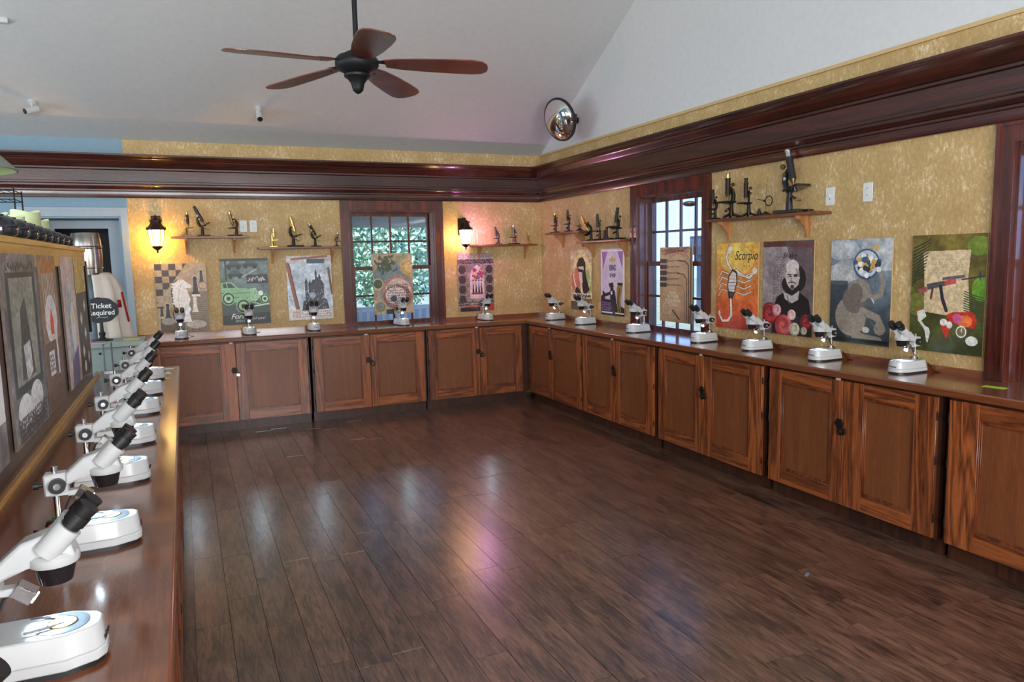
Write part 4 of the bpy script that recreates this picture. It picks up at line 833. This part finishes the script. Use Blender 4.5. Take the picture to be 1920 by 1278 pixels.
c.rect(0, .80, 1, 1, (60, 40, 46), .5); rose(.15, .78, .17, (190, 60, 66), (130, 34, 42)); rose(.44, .9, .17, (214, 90, 92), (160, 50, 56)); rose(.3, .74, .09, (235, 190, 190), (205, 140, 146)); rose(.6, .78, .08, (236, 206, 200), (210, 170, 165)); rose(.66, .93, .1, (232, 222, 200), (190, 180, 150)); rose(.88, .84, .11, (190, 50, 60), (120, 30, 38)); rose(.84, .94, .06, (225, 215, 200), (180, 170, 150)); c.ell(.1, .92, .08, .04, (225, 160, 160)).nz(.25, 40)
o = board(c, 'poster', (-.006, -3.895, 1.088), R(-90), PWD+.02, PH, 'grey board with a bearded man in a collar above roses', group=GP)
ptext(o, 'William', .385, .645, .055, 'ink_red', shear=.3); ptext(o, 'Shake', .27, .575, .06, 'ink_black', shear=.3)
# elephant with globe
c = Cv((120, 134, 146)).grad((150, 165, 178), (48, 60, 66)).nz(.4, 5); [c.ell(x, y, .28, .1, (196, 198, 198), .7) for x, y in ((.2, .1), (.8, .06), (.9, .2), (.15, .34), (.3, .3))]; c.rect(0, .4, .3, 1, (40, 52, 58), .7); c.nz(.3, 12)
G = (150, 140, 128); G2 = (112, 104, 96); c.ell(.36, .74, .26, .19, G).ell(.42, .58, .2, .13, G2).ell(.5, .49, .18, .11, G).ell(.44, .52, .12, .1, G2).line([(.6, .5), (.74, .56), (.84, .52), (.88, .42), (.84, .34)], .07, G).poly([(.3, .85), (.6, .9), (.86, .92), (.9, 1-.03), (.4, .95)], G).line([(.55, .68), (.8, .74), (.86, .82)], .1, G).ell(.84, .84, .09, .06, G).line([(.6, .72), (.82, .86)], .012, G2).ell(.62, .86, .06, .03, (205, 198, 186)).line([(.7, .56), (.74, .6)], .015, (225, 220, 210))
c.ell(.6, .24, .215, .145, (66, 90, 118)).ell(.6, .235, .19, .125, (196, 205, 215)); [c.ell(.6+c.rng.normal(0, .09), .24+c.rng.normal(0, .05), .04, .025, [(66, 96, 130), (214, 170, 80), (240, 240, 240), (50, 60, 70)][_ % 4]) for _ in range(44)]; c.rect(.05, .95, .98, .985, (22, 26, 26)).nz(.22, 36)
board(c, 'poster', (-.006, -4.550, 1.083), R(-90), PWD, PH, 'board printed with a sitting elephant balancing a globe', group=GP)
# rifle and map
c = Cv((112, 104, 44)).grad((116, 100, 42), (58, 66, 30)).nz(.6, 6).ell(.9, .1, .15, .08, (120, 160, 50), .6).ell(.95, .45, .12, .1, (110, 180, 50), .7).ell(.1, .6, .15, .1, (130, 140, 60), .6)
c.poly([(.16, .14), (.8, .13), (.78, .35), (.82, .66), (.5, .68), (.2, .66), (.19, .4)], (214, 190, 150)).nz(.12, 20).scrib(.28, .2, .75, .33, 6, (150, 130, 100), .004)
for k in range(12): yy = .06+k*.03; c.line([(.2-k*.012, yy), (.02, yy+.05)], .018, (38, 52, 30)).line([(.2-k*.012, yy), (.26-k*.008, yy-.03)], .014, (38, 52, 30)); c.line([(.84, .5+k*.018), (.74, .47+k*.02)], .012, (44, 70, 40)).line([(.84, .5+k*.018), (.98, .52+k*.018)], .012, (44, 70, 40))
c.poly([(.1, .47), (.22, .44), (.24, .48), (.14, .52)], (150, 84, 80)).poly([(.22, .42), (.5, .385), (.52, .425), (.24, .47)], (84, 80, 84)).poly([(.46, .39), (.62, .365), (.63, .41), (.48, .43)], (190, 80, 80)).poly([(.44, .36), (.74, .335), (.74, .36), (.44, .385)], (100, 96, 100)).line([(.7, .375), (.98, .345)], .018, (60, 58, 62)).line([(.93, .31), (.93, .37)], .014, (60, 58, 62)).line([(.42, .44), (.45, .54), (.51, .64)], .045, (44, 42, 48)).line([(.31, .46), (.29, .54)], .03, (90, 60, 56))
Wm = (226, 226, 220); c.poly([(.1, .66), (.2, .64), (.24, .7), (.17, .74), (.22, .78), (.28, .8), (.3, .84), (.27, .93), (.25, .92), (.22, .82), (.12, .74)], Wm).poly([(.07, .64), (.14, .63), (.12, .66)], (220, 60, 30)).poly([(.5, .68), (.6, .65), (.86, .64), (.92, .7), (.88, .78), (.74, .76), (.6, .74)], (196, 50, 36)).poly([(.42, .72), (.56, .72), (.58, .8), (.52, .88), (.46, .8)], (196, 50, 40)).ell(.76, .72, .1, .05, (230, 120, 60)).ell(.66, .7, .06, .04, (205, 90, 150)).ell(.48, .74, .05, .03, Wm).ell(.56, .76, .04, .03, Wm).ell(.86, .88, .08, .04, Wm).ell(.72, .81, .07, .05, Wm).ell(.72, .81, .055, .038, (120, 110, 80)).line([(.72, .81), (.73, .785)], .012, Wm)
c.nz(.3, 36); board(c, 'poster', (-.006, -5.172, 1.090), R(-90), PWD-.02, PH, 'green board printed with a rifle over a coloured world map', group=GP)
# boards on the left partition
def pb(c, y0, wd, label, lean=0):
    c.a = np.clip(c.a*1.3, 0, 1); return board(c, 'poster', (XL+.0015, y0, 1.06), R(90), wd, PH+.01, label, group='printed boards on the left partition', tilt=0, edge='bark')
c = Cv((96, 96, 98)).nz(.5, 8); c.rect(.08, .1, .92, .75, (48, 48, 50)).rect(.16, .13, .84, .70, (120, 122, 112)).nz(.3, 5).poly([(.4, .3), (.55, .24), (.62, .42), (.7, .68), (.3, .68)], (60, 58, 58)).poly([(.4, .5), (.6, .48), (.62, .66), (.44, .7)], (170, 172, 170)).ell(.3, .84, .2, .09, (206, 206, 204)).ell(.66, .82, .2, .1, (190, 190, 190)).scrib(.1, .04, .9, .1, 1, (30, 30, 32), .02).scrib(.1, .86, .95, .99, 5, (40, 40, 42), .02).nz(.4, 34)
pb(c, -5.24, .68, 'wide grey board with a framed old photograph and pale flowers')
c = Cv((126, 100, 80)).nz(.3, 6); c.rect(.1, .03, .9, .12, (150, 96, 50)); [c.line([(.18+k*.09, .12), (.18+k*.09, .34)], .02, (214, 206, 196)) for k in range(8)]; c.ell(.5, .42, .34, .16, (196, 192, 188)).poly([(.42, .52), (.42, .42), (.52, .34), (.6, .42), (.6, .52)], (205, 66, 40)).rect(0, .56, 1, 1, (96, 72, 60)).rect(.2, .62, .5, .78, (206, 204, 200)).scrib(.22, .64, .48, .76, 4, (70, 60, 60), .02).rect(.66, .52, .76, .8, (190, 196, 200)).nz(.45, 30)
pb(c, -4.51, PWD, 'brown board with white stripes and a small red figure')
c = Cv((176, 158, 152)).nz(.3, 6); c.poly([(.3, .2), (.6, .3), (.7, .9), (.2, .8)], (140, 150, 160)).ell(.6, .55, .16, .2, (226, 222, 218)).ell(.6, .48, .07, .06, (214, 180, 110)).poly([(.3, .8), (.9, .7), (.8, 1), (.2, 1)], (96, 88, 120)).nz(.35, 24)
pb(c, -3.85, PWD, 'pale pinkish board with a white figure, second from the partition end')
c = Cv((60, 56, 52)).nz(.4, 6); c.rect(0, 0, 1, .3, (170, 145, 80)).nz(.4, 16); [c.poly([(x, y-.06), (x+.1, y), (x, y+.06), (x-.1, y)], (196, 196, 192)) for x, y in ((.3, .52), (.7, .42), (.6, .66), (.3, .8), (.75, .88))]; c.ell(.35, .93, .1, .05, (200, 200, 196)).nz(.35, 30)  # yellow top band is warm light on the board, painted into the print
pb(c, -3.34, PWD, 'dark board with pale diamonds, at the end of the partition')
c = Cv((110, 106, 110)).rect(.4, .2, 1, .8, (210, 210, 212)).nz(.6, 10); pb(c, -5.86, PWD, 'board with pale print cut off by the left edge')
fr = empty('end_frame', (XL-.002, -2.70, 1.28), 0, 'thin black frame hung on the end of the partition, seen edge-on', 'frame')
m = MB(); m.box(-.30, .014, .0, .022, 0, .03); m.box(-.30, .014, .0, .022, .44, .47); m.box(-.30, -.27, .0, .022, .03, .44); m.box(-.016, .014, .0, .022, .03, .44); m.build('frame_bars', MT['blackgloss'], fr)
MB().box(-.27, -.016, .004, .014, .03, .44).build('sheet', MT['stage'], fr)

# ------------------------------------------------------------------ ceiling fan
F = Vector((-3.10, -3.77, 2.90))
fan = empty('ceiling_fan', F, 0, 'ceiling fan with five reddish wooden blades and dark motor', 'ceiling fan')
zceil = ZT + SL*3.77 - F.z
MB().cyl((0, 0, .10), (0, 0, zceil), .0155, n=14).build('down_rod', MT['wire'], fan)
MB().lathe([(.07, zceil-.002), (.066, zceil-.03), (.03, zceil-.06), (.018, zceil-.065)], 20).build('ceiling_canopy', MT['wire'], fan)
MB().lathe([(.0, -.185), (.012, -.18), (.030, -.165), (.034, -.15), (.042, -.12), (.062, -.095), (.078, -.085), (.080, -.072), (.070, -.066), (.112, -.045), (.130, -.02), (.130, .012), (.112, .034), (.070, .042), (.066, .055), (.050, .062), (.030, .075), (.022, .10), (.016, .115)], 28).build('motor_housing', MT['wire'], fan)
for k in range(5):
    a = R(50+72*k); Tb = Matrix.Rotation(a, 4, 'Z') @ Matrix.Rotation(R(3), 4, 'Y') @ Matrix.Rotation(R(-8.5), 4, 'X')
    pts = [(.17, -.038), (.25, -.056), (.40, -.070), (.58, -.078), (.70, -.078), (.755, -.066), (.785, -.036), (.79, 0), (.785, .036), (.755, .066), (.70, .078), (.58, .078), (.40, .070), (.25, .056), (.17, .038)]
    pts = [(x, y*1.28) for x, y in pts]; b = MB().prism(pts, -.004, .004, 'z', T=Tb).build('blade', MT['blade'], fan, bevel=.0015)
    m = MB(); m.prism([(.085, -.018), (.14, -.014), (.20, -.034), (.25, -.028), (.26, 0), (.25, .028), (.20, .034), (.14, .014), (.085, .018)], .004, .012, 'z', T=Tb); m.cyl((.23, 0, -.008), (.23, 0, .0), .006, n=8, T=Tb); m.build('blade_bracket', MT['wire'], b)

# ------------------------------------------------------------------ convex mirror, cameras, conduit, vent
mc = Vector((-.35, -1.20, 3.163)); tm = empty('convex_mirror', mc, 0, 'round convex safety mirror with black rim in the ceiling corner', 'mirror')
dirm = Vector((-.86, -.22, -.30)).normalized(); q = dirm.to_track_quat('Z', 'Y').to_matrix().to_4x4()
rs = .215; m = MB(); m.lathe([(rs*math.sin(t_), .085*math.cos(t_*1.0)-.085*math.cos(math.pi/2)) for t_ in [math.pi/2*(1-i/12) for i in range(12)]] + [(0, .085)], 40, T=q); m.build('mirror_dome', MT['mirror'], tm)
MB().lathe([(rs-.006, -.014), (rs+.012, -.012), (rs+.016, .0), (rs+.012, .014), (rs-.006, .016)], 40, T=q, cap=False).build('rim', MT['black'], tm)
MB().lathe([(rs, -.012), (.06, -.03), (.03, -.035)], 28, T=q).build('back_shell', MT['black'], tm)
m = MB(); m.tube([tuple(q @ Vector((0, 0, -.03))), (.20, .14, .03), (.347, .24, .05)], .010, 8); m.cyl((.335, .24, .05), (.349, .24, .05), .035, n=16); m.box(.02, .07, -.245, -.205, -.05, .02); m.build('wall_arm', MT['black'], tm)
def roofz(y): return ZT - SL*y
def bullet(x, y, d, label):
    z = roofz(y); t = empty('security_camera', (x, y, z), 0, label, 'security camera'); d = Vector(d).normalized()
    Tn = Matrix.Rotation(math.atan(SL), 4, 'X').inverted()
    m = MB(); m.cyl((0, 0, -.001), (0, -.010, -.018), .032, n=18); m.tube([(0, -.008, -.014), (0, -.03, -.05), tuple(Vector((0, -.035, -.075)))], .010, 8); m.build('mount', MT['white'], t)
    c0 = Vector((0, -.035, -.078)); m = MB(); m.cyl(c0 - d*.05, c0 + d*.065, .030, .030, 20); m.build('camera_body', MT['white'], t)
    m = MB(); m.cyl(c0 + d*.065, c0 + d*.068, .026, n=18); m.cyl(c0 + d*.068, c0 + d*.070, .012, n=12); m.build('lens_face', MT['blackgloss'], t)
bullet(-5.27, -.42, (-.75, -.55, -.33), 'white bullet camera on the ceiling at far left')
bullet(-3.35, -.50, (.0, -.75, -.66), 'white bullet camera on the ceiling below the fan, facing the room')
t = empty('conduit_fitting', (-5.36, -1.24, roofz(-1.24)), 0, 'short white fitting on the ceiling at the left picture edge', 'fitting')
MB().box(-.12, .10, -.02, .02, -.03, .012, ch=.004).build('cover', MT['white'], t)
t = empty('ceiling_vent', (-1.13, -2.12, roofz(-2.12)), 0, 'white vent edge at the top of the picture, left of the roof crease', 'vent')
t.rotation_euler = (-math.atan(SL), 0, 0); MB().box(-.25, .08, -.22, .10, -.012, .0, ch=.003).build('grille', MT['white'], t)

# ------------------------------------------------------------------ knight, podium, sign
kn = empty('knight_statue', (-4.875, -1.15, 0), 0, 'life-size knight figure in great helm and white cape with red cross', 'statue')
prof_h = [(.085, 1.635), (.118, 1.645), (.128, 1.72), (.132, 1.80), (.128, 1.90), (.118, 1.985), (.112, 1.995), (0, 2.0)]
hm = MB().lathe(prof_h, 28, sx=.86, sy=1.05).build('great_helm', MT['helm'], kn)
m = MB()
for s in (-1, 1):
    pts_ = [(math.cos(a_)*.117, math.sin(a_)*.143, 1.865) for a_ in [R(-90+s*x_) for x_ in (10, 22, 34, 46, 56)]]; m.tube(pts_, .0045, 6)
m.build('eye_slit', MT['black'], hm)
m = MB(); m.tube([(0, -.138, 1.66), (0, -.140, 1.80), (0, -.128, 1.97)], .007, 6); m.tube([(math.cos(R(a_))*.114, math.sin(R(a_))*.138, 1.88) for a_ in range(-180, 1, 15)], .006, 6); m.tube([(math.cos(R(a_))*.109, math.sin(R(a_))*.134, 1.70) for a_ in range(-180, 1, 15)], .005, 6)
m.build('brass_cross', MT['helm'], hm)
m = MB(); m.lathe([(.20, .0), (.20, .05), (0, .05)], 20)
m.build('pedestal', MT['darkwood'], kn)
m = MB()
for s in (-1, 1): m.tube([(s*.09, 0, .05), (s*.10, -.01, .45), (s*.09, 0, .85)], [.055, .06, .085], 12); m.sphere((s*.09, -.06, .09), .06, 12, sc=(.8, 1.8, .7))
m.build('leg_mail', MT['mail'], kn)
MB().lathe([(.19, .70), (.19, .90), (.150, 1.10), (.165, 1.35), (.170, 1.48), (.13, 1.58), (.09, 1.64), (.085, 1.68)], 24, sx=1, sy=.68).build('torso_mail', MT['mail'], kn)
for s in (-1, 1): MB().tube([(s*.15, 0, 1.46), (s*.165, -.03, 1.25), (s*.12, -.12, 1.08)], [.055, .05, .04], 10).build('arm', MT['mail'], kn)
hm.rotation_euler.z = R(32)
# cape: a draped surface from the neck over the shoulders, folds growing downwards
vs = []; fs = []; na, nz_ = 72, 26
for j in range(nz_):
    f = j/(nz_-1); z = 1.665 - f*1.50
    for i in range(na):
        a_ = R(-80 + 305*i/(na-1)); base = .105 + .090*min(1, f*5.2)**.6 + .20*f
        if f < .16: z_ = 1.665 - .11*(f/.16)**2.0
        else: z_ = 1.555 - (f-.16)/.84*1.35
        fold = .020*min(1, f*1.6)*math.sin(i*.95 + 1.2*math.sin(f*3)) + .008*math.sin(i*2.3+f*4)*f
        rr_ = base + fold; vs.append((rr_*math.cos(a_)*1.06, rr_*math.sin(a_)*.78 + .02, z_))
for j in range(nz_-1):
    for i in range(na-1): fs.append((j*na+i, j*na+i+1, (j+1)*na+i+1, (j+1)*na+i))
m = MB(); m.add(vs, fs, 0, True); cp = m.build('cape', MT['cloth'], kn); sd = cp.modifiers.new('thick', 'SOLIDIFY'); sd.thickness = .006
m = MB()      # red cross patch following the cape on the right shoulder side
def patch(i0, i1, j0, j1):
    vv = []; ff = []
    for j in range(j0, j1+1):
        for i in range(i0, i1+1):
            v = Vector(vs[j*na+i]); o_ = Vector((v.x, v.y, 0)).normalized()*.008; vv.append(v+o_)
    w_ = i1-i0+1
    for j in range(j1-j0):
        for i in range(i1-i0): ff.append((j*w_+i, j*w_+i+1, (j+1)*w_+i+1, (j+1)*w_+i))
    m.add(vv, ff, 0, True)
patch(13, 15, 5, 9); patch(10, 12, 6, 7); patch(16, 18, 6, 7)
cr = m.build('red_cross', MT['redcloth'], cp); sd = cr.modifiers.new('thick', 'SOLIDIFY'); sd.thickness = .003

pdm = empty('podium', (-4.66, -1.62, 0), 0, 'pale grey-green podium with flat top behind the far microscopes', 'podium')
MB().box(-.19, .11, -.14, .14, 0, 1.075, ch=.004).build('cabinet_body', MT['podium'], pdm); MB().box(-.23, .20, -.19, .19, 1.075, 1.12, ch=.006).build('podium_top', MT['podium'], pdm); MB().cyl((-.12, -.14, 1.03), (-.12, -.146, 1.03), .010, n=10).build('lock', MT['iron'], pdm)
sg = empty('ticket_sign', (-4.765, -1.64, 1.121), 0, 'black scalloped sign reading Ticket Required on a dark stand', 'sign')
n = 56; pl = []
for i in range(n):
    a_ = 2*math.pi*i/n; r_ = 1 + .055*abs(math.sin(a_*4.5)); pl.append((.128*r_*math.cos(a_), .245 + .098*r_*math.sin(a_)))
sb = MB().prism(pl, -.010, .0, 'y').build('sign_board', MT['slate'], sg, bevel=.0015)
text('lettering', 'Ticket', .056, MT['ink_white'], sb, (.01, -.0108, .261), (R(90), 0, 0), sx=1.0, bold=.001); text('lettering', 'Required', .056, MT['ink_white'], sb, (.008, -.0108, .207), (R(90), 0, 0), sx=.92, bold=.001)
MB().tube([(-.03, -.0115, .182), (.0, -.0115, .190), (.03, -.0115, .184), (.05, -.0115, .190)], .0015, 5).build('flourish', MT['ink_white'], sb)
m = MB(); m.lathe([(.075, 0), (.075, .008), (.03, .016), (.018, .03), (.026, .06), (.014, .075), (.012, .15)], 20); m.build('stand', MT['slate'], sg)
tag(MB().box(-4.86, -4.74, -1.76, -1.70, 1.121, 1.124).build('pink_card', MT['pink']), 'bright pink card lying on the podium by the sign', 'card')
tag(MB().box(-4.62, -4.50, -1.72, -1.62, 1.121, 1.123).build('yellow_reflection', MT['yellow']), 'yellow reflection sheet on the right part of the podium top', 'card')  # thin yellow sheet stands in for a reflection on the podium
t = empty('glass_frame', (-4.66, -2.45, ZC-.0), 0, 'small greenish metal stand on the far end of the left counter', 'stand'); t.location.z = ZC+.001
m = MB(); m.tube([(-.03, 0, 0), (-.03, 0, .20), (.02, 0, .21), (.02, 0, 0)], .006, 6); m.box(-.035, .025, -.02, .02, 0, .006); m.build('wire_bow', MT['steel'], t)

# ------------------------------------------------------------------ jars and candles on the partition
for i, (y, r_, lb) in enumerate([(-4.70, .070, 'dark glazed jar at the left picture edge on the partition top'), (-4.46, .070, 'largest dark rounded jar on the partition top, left end'), (-4.22, .068, 'second dark rounded jar from the left on the partition'), (-3.99, .066, 'dark jar in front of the pale left candle'),
        (-3.77, .064, 'fourth dark rounded jar from the left on the partition'), (-3.55, .062, 'dark jar just left of the tall pale candle'), (-3.33, .060, 'dark jar under the tall pale candle'), (-3.11, .058, 'small dark jar under the right pale candle'), (-2.90, .056, 'last dark jar at the partition end beside the helmet')]):
    t = empty('rounded_jar', (-4.815, y, 1.8365), 0, lb, 'jar', 'dark jars on the partition top')
    h_ = r_*1.35; MB().lathe([(r_*.6, 0), (r_*.92, h_*.18), (r_, h_*.45), (r_*.9, h_*.78), (r_*.6, h_*.97), (r_*.3, h_*1.0), (0, h_*1.0)], 26).build('pot', MT['jar'], t)
    MB().lathe([(r_*.32, h_*.99), (r_*.34, h_*1.05), (r_*.2, h_*1.08), (0, h_*1.08)], 18).build('lid', MT['jar'], t)
for y, x, h_, r_, lb in [(-4.07, -4.945, .14, .055, 'pale green candle, leftmost on the partition top'), (-3.62, -4.945, .155, .05, 'pale green candle with a low rim left of the tall one'), (-3.22, -4.955, .205, .075, 'tall wide pale green candle on the partition'), (-2.86, -4.945, .175, .055, 'pale green candle nearest the helmet')]:
    t = empty('pillar_candle', (x, y, 1.8365), 0, lb, 'candle', 'pale candles on the partition top')
    n = 24; m = MB(); m.lathe([(r_*.97, 0), (r_, .01), (r_, h_-.01)], n)
    top_ = [(r_*math.cos(2*math.pi*i/n), r_*math.sin(2*math.pi*i/n), h_ + .010*math.sin(4*math.pi*i/n)) for i in range(n)]; low_ = [(a_[0], a_[1], h_-.01) for a_ in top_]; inn = [(a_[0]*.8, a_[1]*.8, h_-.03) for a_ in top_]
    m.add(low_+top_+inn, [(i, (i+1) % n, n+(i+1) % n, n+i) for i in range(n)] + [(n+i, n+(i+1) % n, 2*n+(i+1) % n, 2*n+i) for i in range(n)] + [tuple(range(2*n, 3*n))], 0, True)
    m.build('wax', MT['candle'], t); MB().cyl((0, 0, h_-.03), (0, 0, h_-.012), .002, n=6).build('wick', MT['black'], t)

# ------------------------------------------------------------------ wire rack, pendant lamp
rk = empty('wire_rack', (-5.56, -1.0, 0), 0, 'tall black wire display rack beyond the partition', 'rack')
for a, b in ((-.21, -.16), (.21, -.16), (.21, .16), (-.21, .16)): MB().cyl((a, b, 0), (a, b, 2.36), .006, n=8).build('upright', MT['wire'], rk)
for k, z in enumerate((.3, .7, 1.1, 1.5, 1.9, 2.11, 2.27, 2.34)):
    m = MB(); [m.cyl(p, q_, .004, n=6) for p, q_ in (((-.21, -.16, z), (.21, -.16, z)), ((.21, -.16, z), (.21, .16, z)), ((.21, .16, z), (-.21, .16, z)), ((-.21, .16, z), (-.21, -.16, z)))]
    [m.cyl((x, -.16, z), (x, .16, z), .0025, n=6) for x in np.linspace(-.16, .16, 7)]; m.build('wire_shelf', MT['wire'], rk)
lp = empty('pendant_lamp', (-4.94, -4.80, 2.10), 0, 'grey cone pendant lampshade cut by the left picture edge', 'pendant lamp')
MB().lathe([(.225, 0), (.228, .004), (.035, .20), (.03, .24), (0, .25)], 36, cap=False).build('shade', MT['shade'], lp)
MB().lathe([(.222, .0005), (.032, .193)], 36, cap=False).build('shade_lining', MT['shadein'], lp)
MB().cyl((0, 0, .24), (0, 0, roofz(-4.80)-2.10), .006, n=8).build('cable', MT['wire'], lp)
MB().sphere((0, 0, .10), .035, 12).build('bulb', MT['whiteplastic'], lp)

# ------------------------------------------------------------------ stickers and bits
def sticker(name, x, y, z, w_, d_, rz, mat, label, cat='sticker'):
    return tag(MB().box(-w_/2, w_/2, -d_/2, d_/2, 0, .0012).build(name, mat, loc=(x, y, z+.0003), rot=(0, 0, rz)), label, cat)
o = sticker('lime_sticker', -.215, -5.84, ZC, .11, .05, R(-80), MT['lime'], 'lime green sticker on the right worktop near the picture edge')
sticker('yellow_sticker', -3.85, -.25, ZC, .10, .05, 0, MT['yellow'], 'yellow sticker on the back worktop between two microscopes')
sticker('yellow_sticker', -4.33, -2.98, ZC, .11, .07, R(30), MT['yellow'], 'pale yellow sticker near the far end of the left counter')
sticker('white_label', -4.315, -2.72, ZC, .09, .09, R(10), MT['whiteplastic'], 'white label nearer the camera on the far end of the left counter', 'label')
sticker('white_label', -4.285, -2.50, ZC, .08, .06, R(-15), MT['whiteplastic'], 'white label at the far edge of the left counter', 'label')
sticker('paper_scrap', -1.215, -5.54, .0005, .05, .018, R(30), MT['stage'], 'tiny pale scrap lying on the dark floor', 'paper')

# ------------------------------------------------------------------ outside
struct(MB().box(-30, 40, -30, 40, -.45, -.35).build('ground', MT['ground']))
pr = empty('porch', (0, 0, 0), 0, 'blue-grey porch beam and white railing outside the back window', 'porch')
MB().box(-6, 2, .25, 2.35, 2.42, 2.50).build('porch_ceiling', MT['porch'], pr); MB().box(-6, 2, 2.0, 2.12, 2.17, 2.40).build('beam', MT['porch'], pr); MB().box(-6, 2, .2, 2.4, -.34, -.06).build('deck', MT['porch'], pr)
MB().box(-6, 2, 1.98, 2.06, 1.00, 1.05).build('top_rail', MT['rail'], pr); MB().box(-6, 2, 2.0, 2.04, .12, .16).build('bottom_rail', MT['rail'], pr)
MB().box(-6, 2, 2.2, 2.3, .70, .98).build('low_beam', MT['porch'], pr)
bal = None
for k in range(34):
    x = -3.2+k*.11
    if bal is None: bal = MB().box(-.018, .018, 2.0, 2.04, .16, 1.0).build('baluster', MT['rail'], pr)
    else: o = bal.copy(); C.objects.link(o); bal = o
    bal.location.x = x
for x in (-2.9, .1): MB().box(x-.06, x+.06, 1.99, 2.13, -.06, 2.2).build('post', MT['porch'], pr)
def tree(x, y, h_, r_, n, label, mat='leaf'):
    t = empty('garden_tree', (x, y, -.35), 0, label, 'tree', 'trees outside the windows')
    MB().tube([(0, 0, 0), (.05, .02, h_*.35), (-.03, 0, h_*.7)], [.13, .10, .05], 9).build('trunk', MT['bark'], t)
    rg = np.random.RandomState(int(abs(x*37+y*11))+1); v = []; f = []
    for k in range(int(n*1.8)):
        d_ = rg.normal(0, 1, 3); d_ /= np.linalg.norm(d_); p = np.array([0, 0, h_*.62]) + d_*np.array([r_, r_, h_*.40])*rg.uniform(.4, 1)**.5
        a = rg.normal(0, 1, 3); a /= np.linalg.norm(a); b = np.cross(a, rg.normal(0, 1, 3)); b /= np.linalg.norm(b); s_ = rg.uniform(.035, .08)
        i = len(v); v += [tuple(p-a*s_), tuple(p+b*s_*.5), tuple(p+a*s_), tuple(p-b*s_*.5)]; f.append((i, i+1, i+2, i+3))
    m = MB(); m.add(v, f); o = m.build('foliage', MT[mat], t, fix=False); o['kind'] = 'stuff'
tree(-2.35, 5.2, 3.6, .82, 4200, 'leafy tree seen through the left half of the back window'); tree(-.35, 6.0, 3.8, .90, 4600, 'leafy tree seen through the right half of the back window', 'leaf2')
tree(1.9, 7.4, 4.2, 1.0, 3600, 'farther tree at the right of the back window'); tree(-2.4, 8.6, 4.0, 1.1, 3000, 'farther tree left of the back window', 'leaf2'); tree(.2, 9.4, 4.0, 1.2, 3600, 'far tree behind the two window trees', 'leaf2')
hb = empty('neighbour_building', (9.5, 8.0, -.35), R(-12), 'grey building outside the right-hand window', 'building')
MB().box(0, 6, -3.6, 1.35, 0, 2.0).build('wall', MT['siding'], hb); MB().box(-.15, 6.2, -3.8, 1.5, 2.0, 2.55).build('roof', MT['roofmat'], hb)
for k in range(3):
    f_ = MB().box(-.03, .0, -.2+k*-1.1, .4+k*-1.1, .9, 1.6).build('window', MT['rail'], hb); MB().box(-.04, -.031, -.15+k*-1.1, .35+k*-1.1, .95, 1.55).build('pane', MT['slate'], f_)
sl = empty('street_light', (7.4, 6.6, -.35), 0, 'cobra-head street light outside the right window', 'street light')
MB().cyl((1.1, -1.2, 0), (1.1, -1.2, 3.2), .05, n=10).build('pole', MT['roofmat'], sl); MB().tube([(1.1, -1.2, 3.15), (.7, -.8, 3.3), (.2, -.2, 3.3)], .025, 8).build('arm', MT['roofmat'], sl); MB().sphere((0, 0, 3.27), .17, 14, sc=(1.1, .9, .42)).build('lamp_head', MT['bronze'], sl)
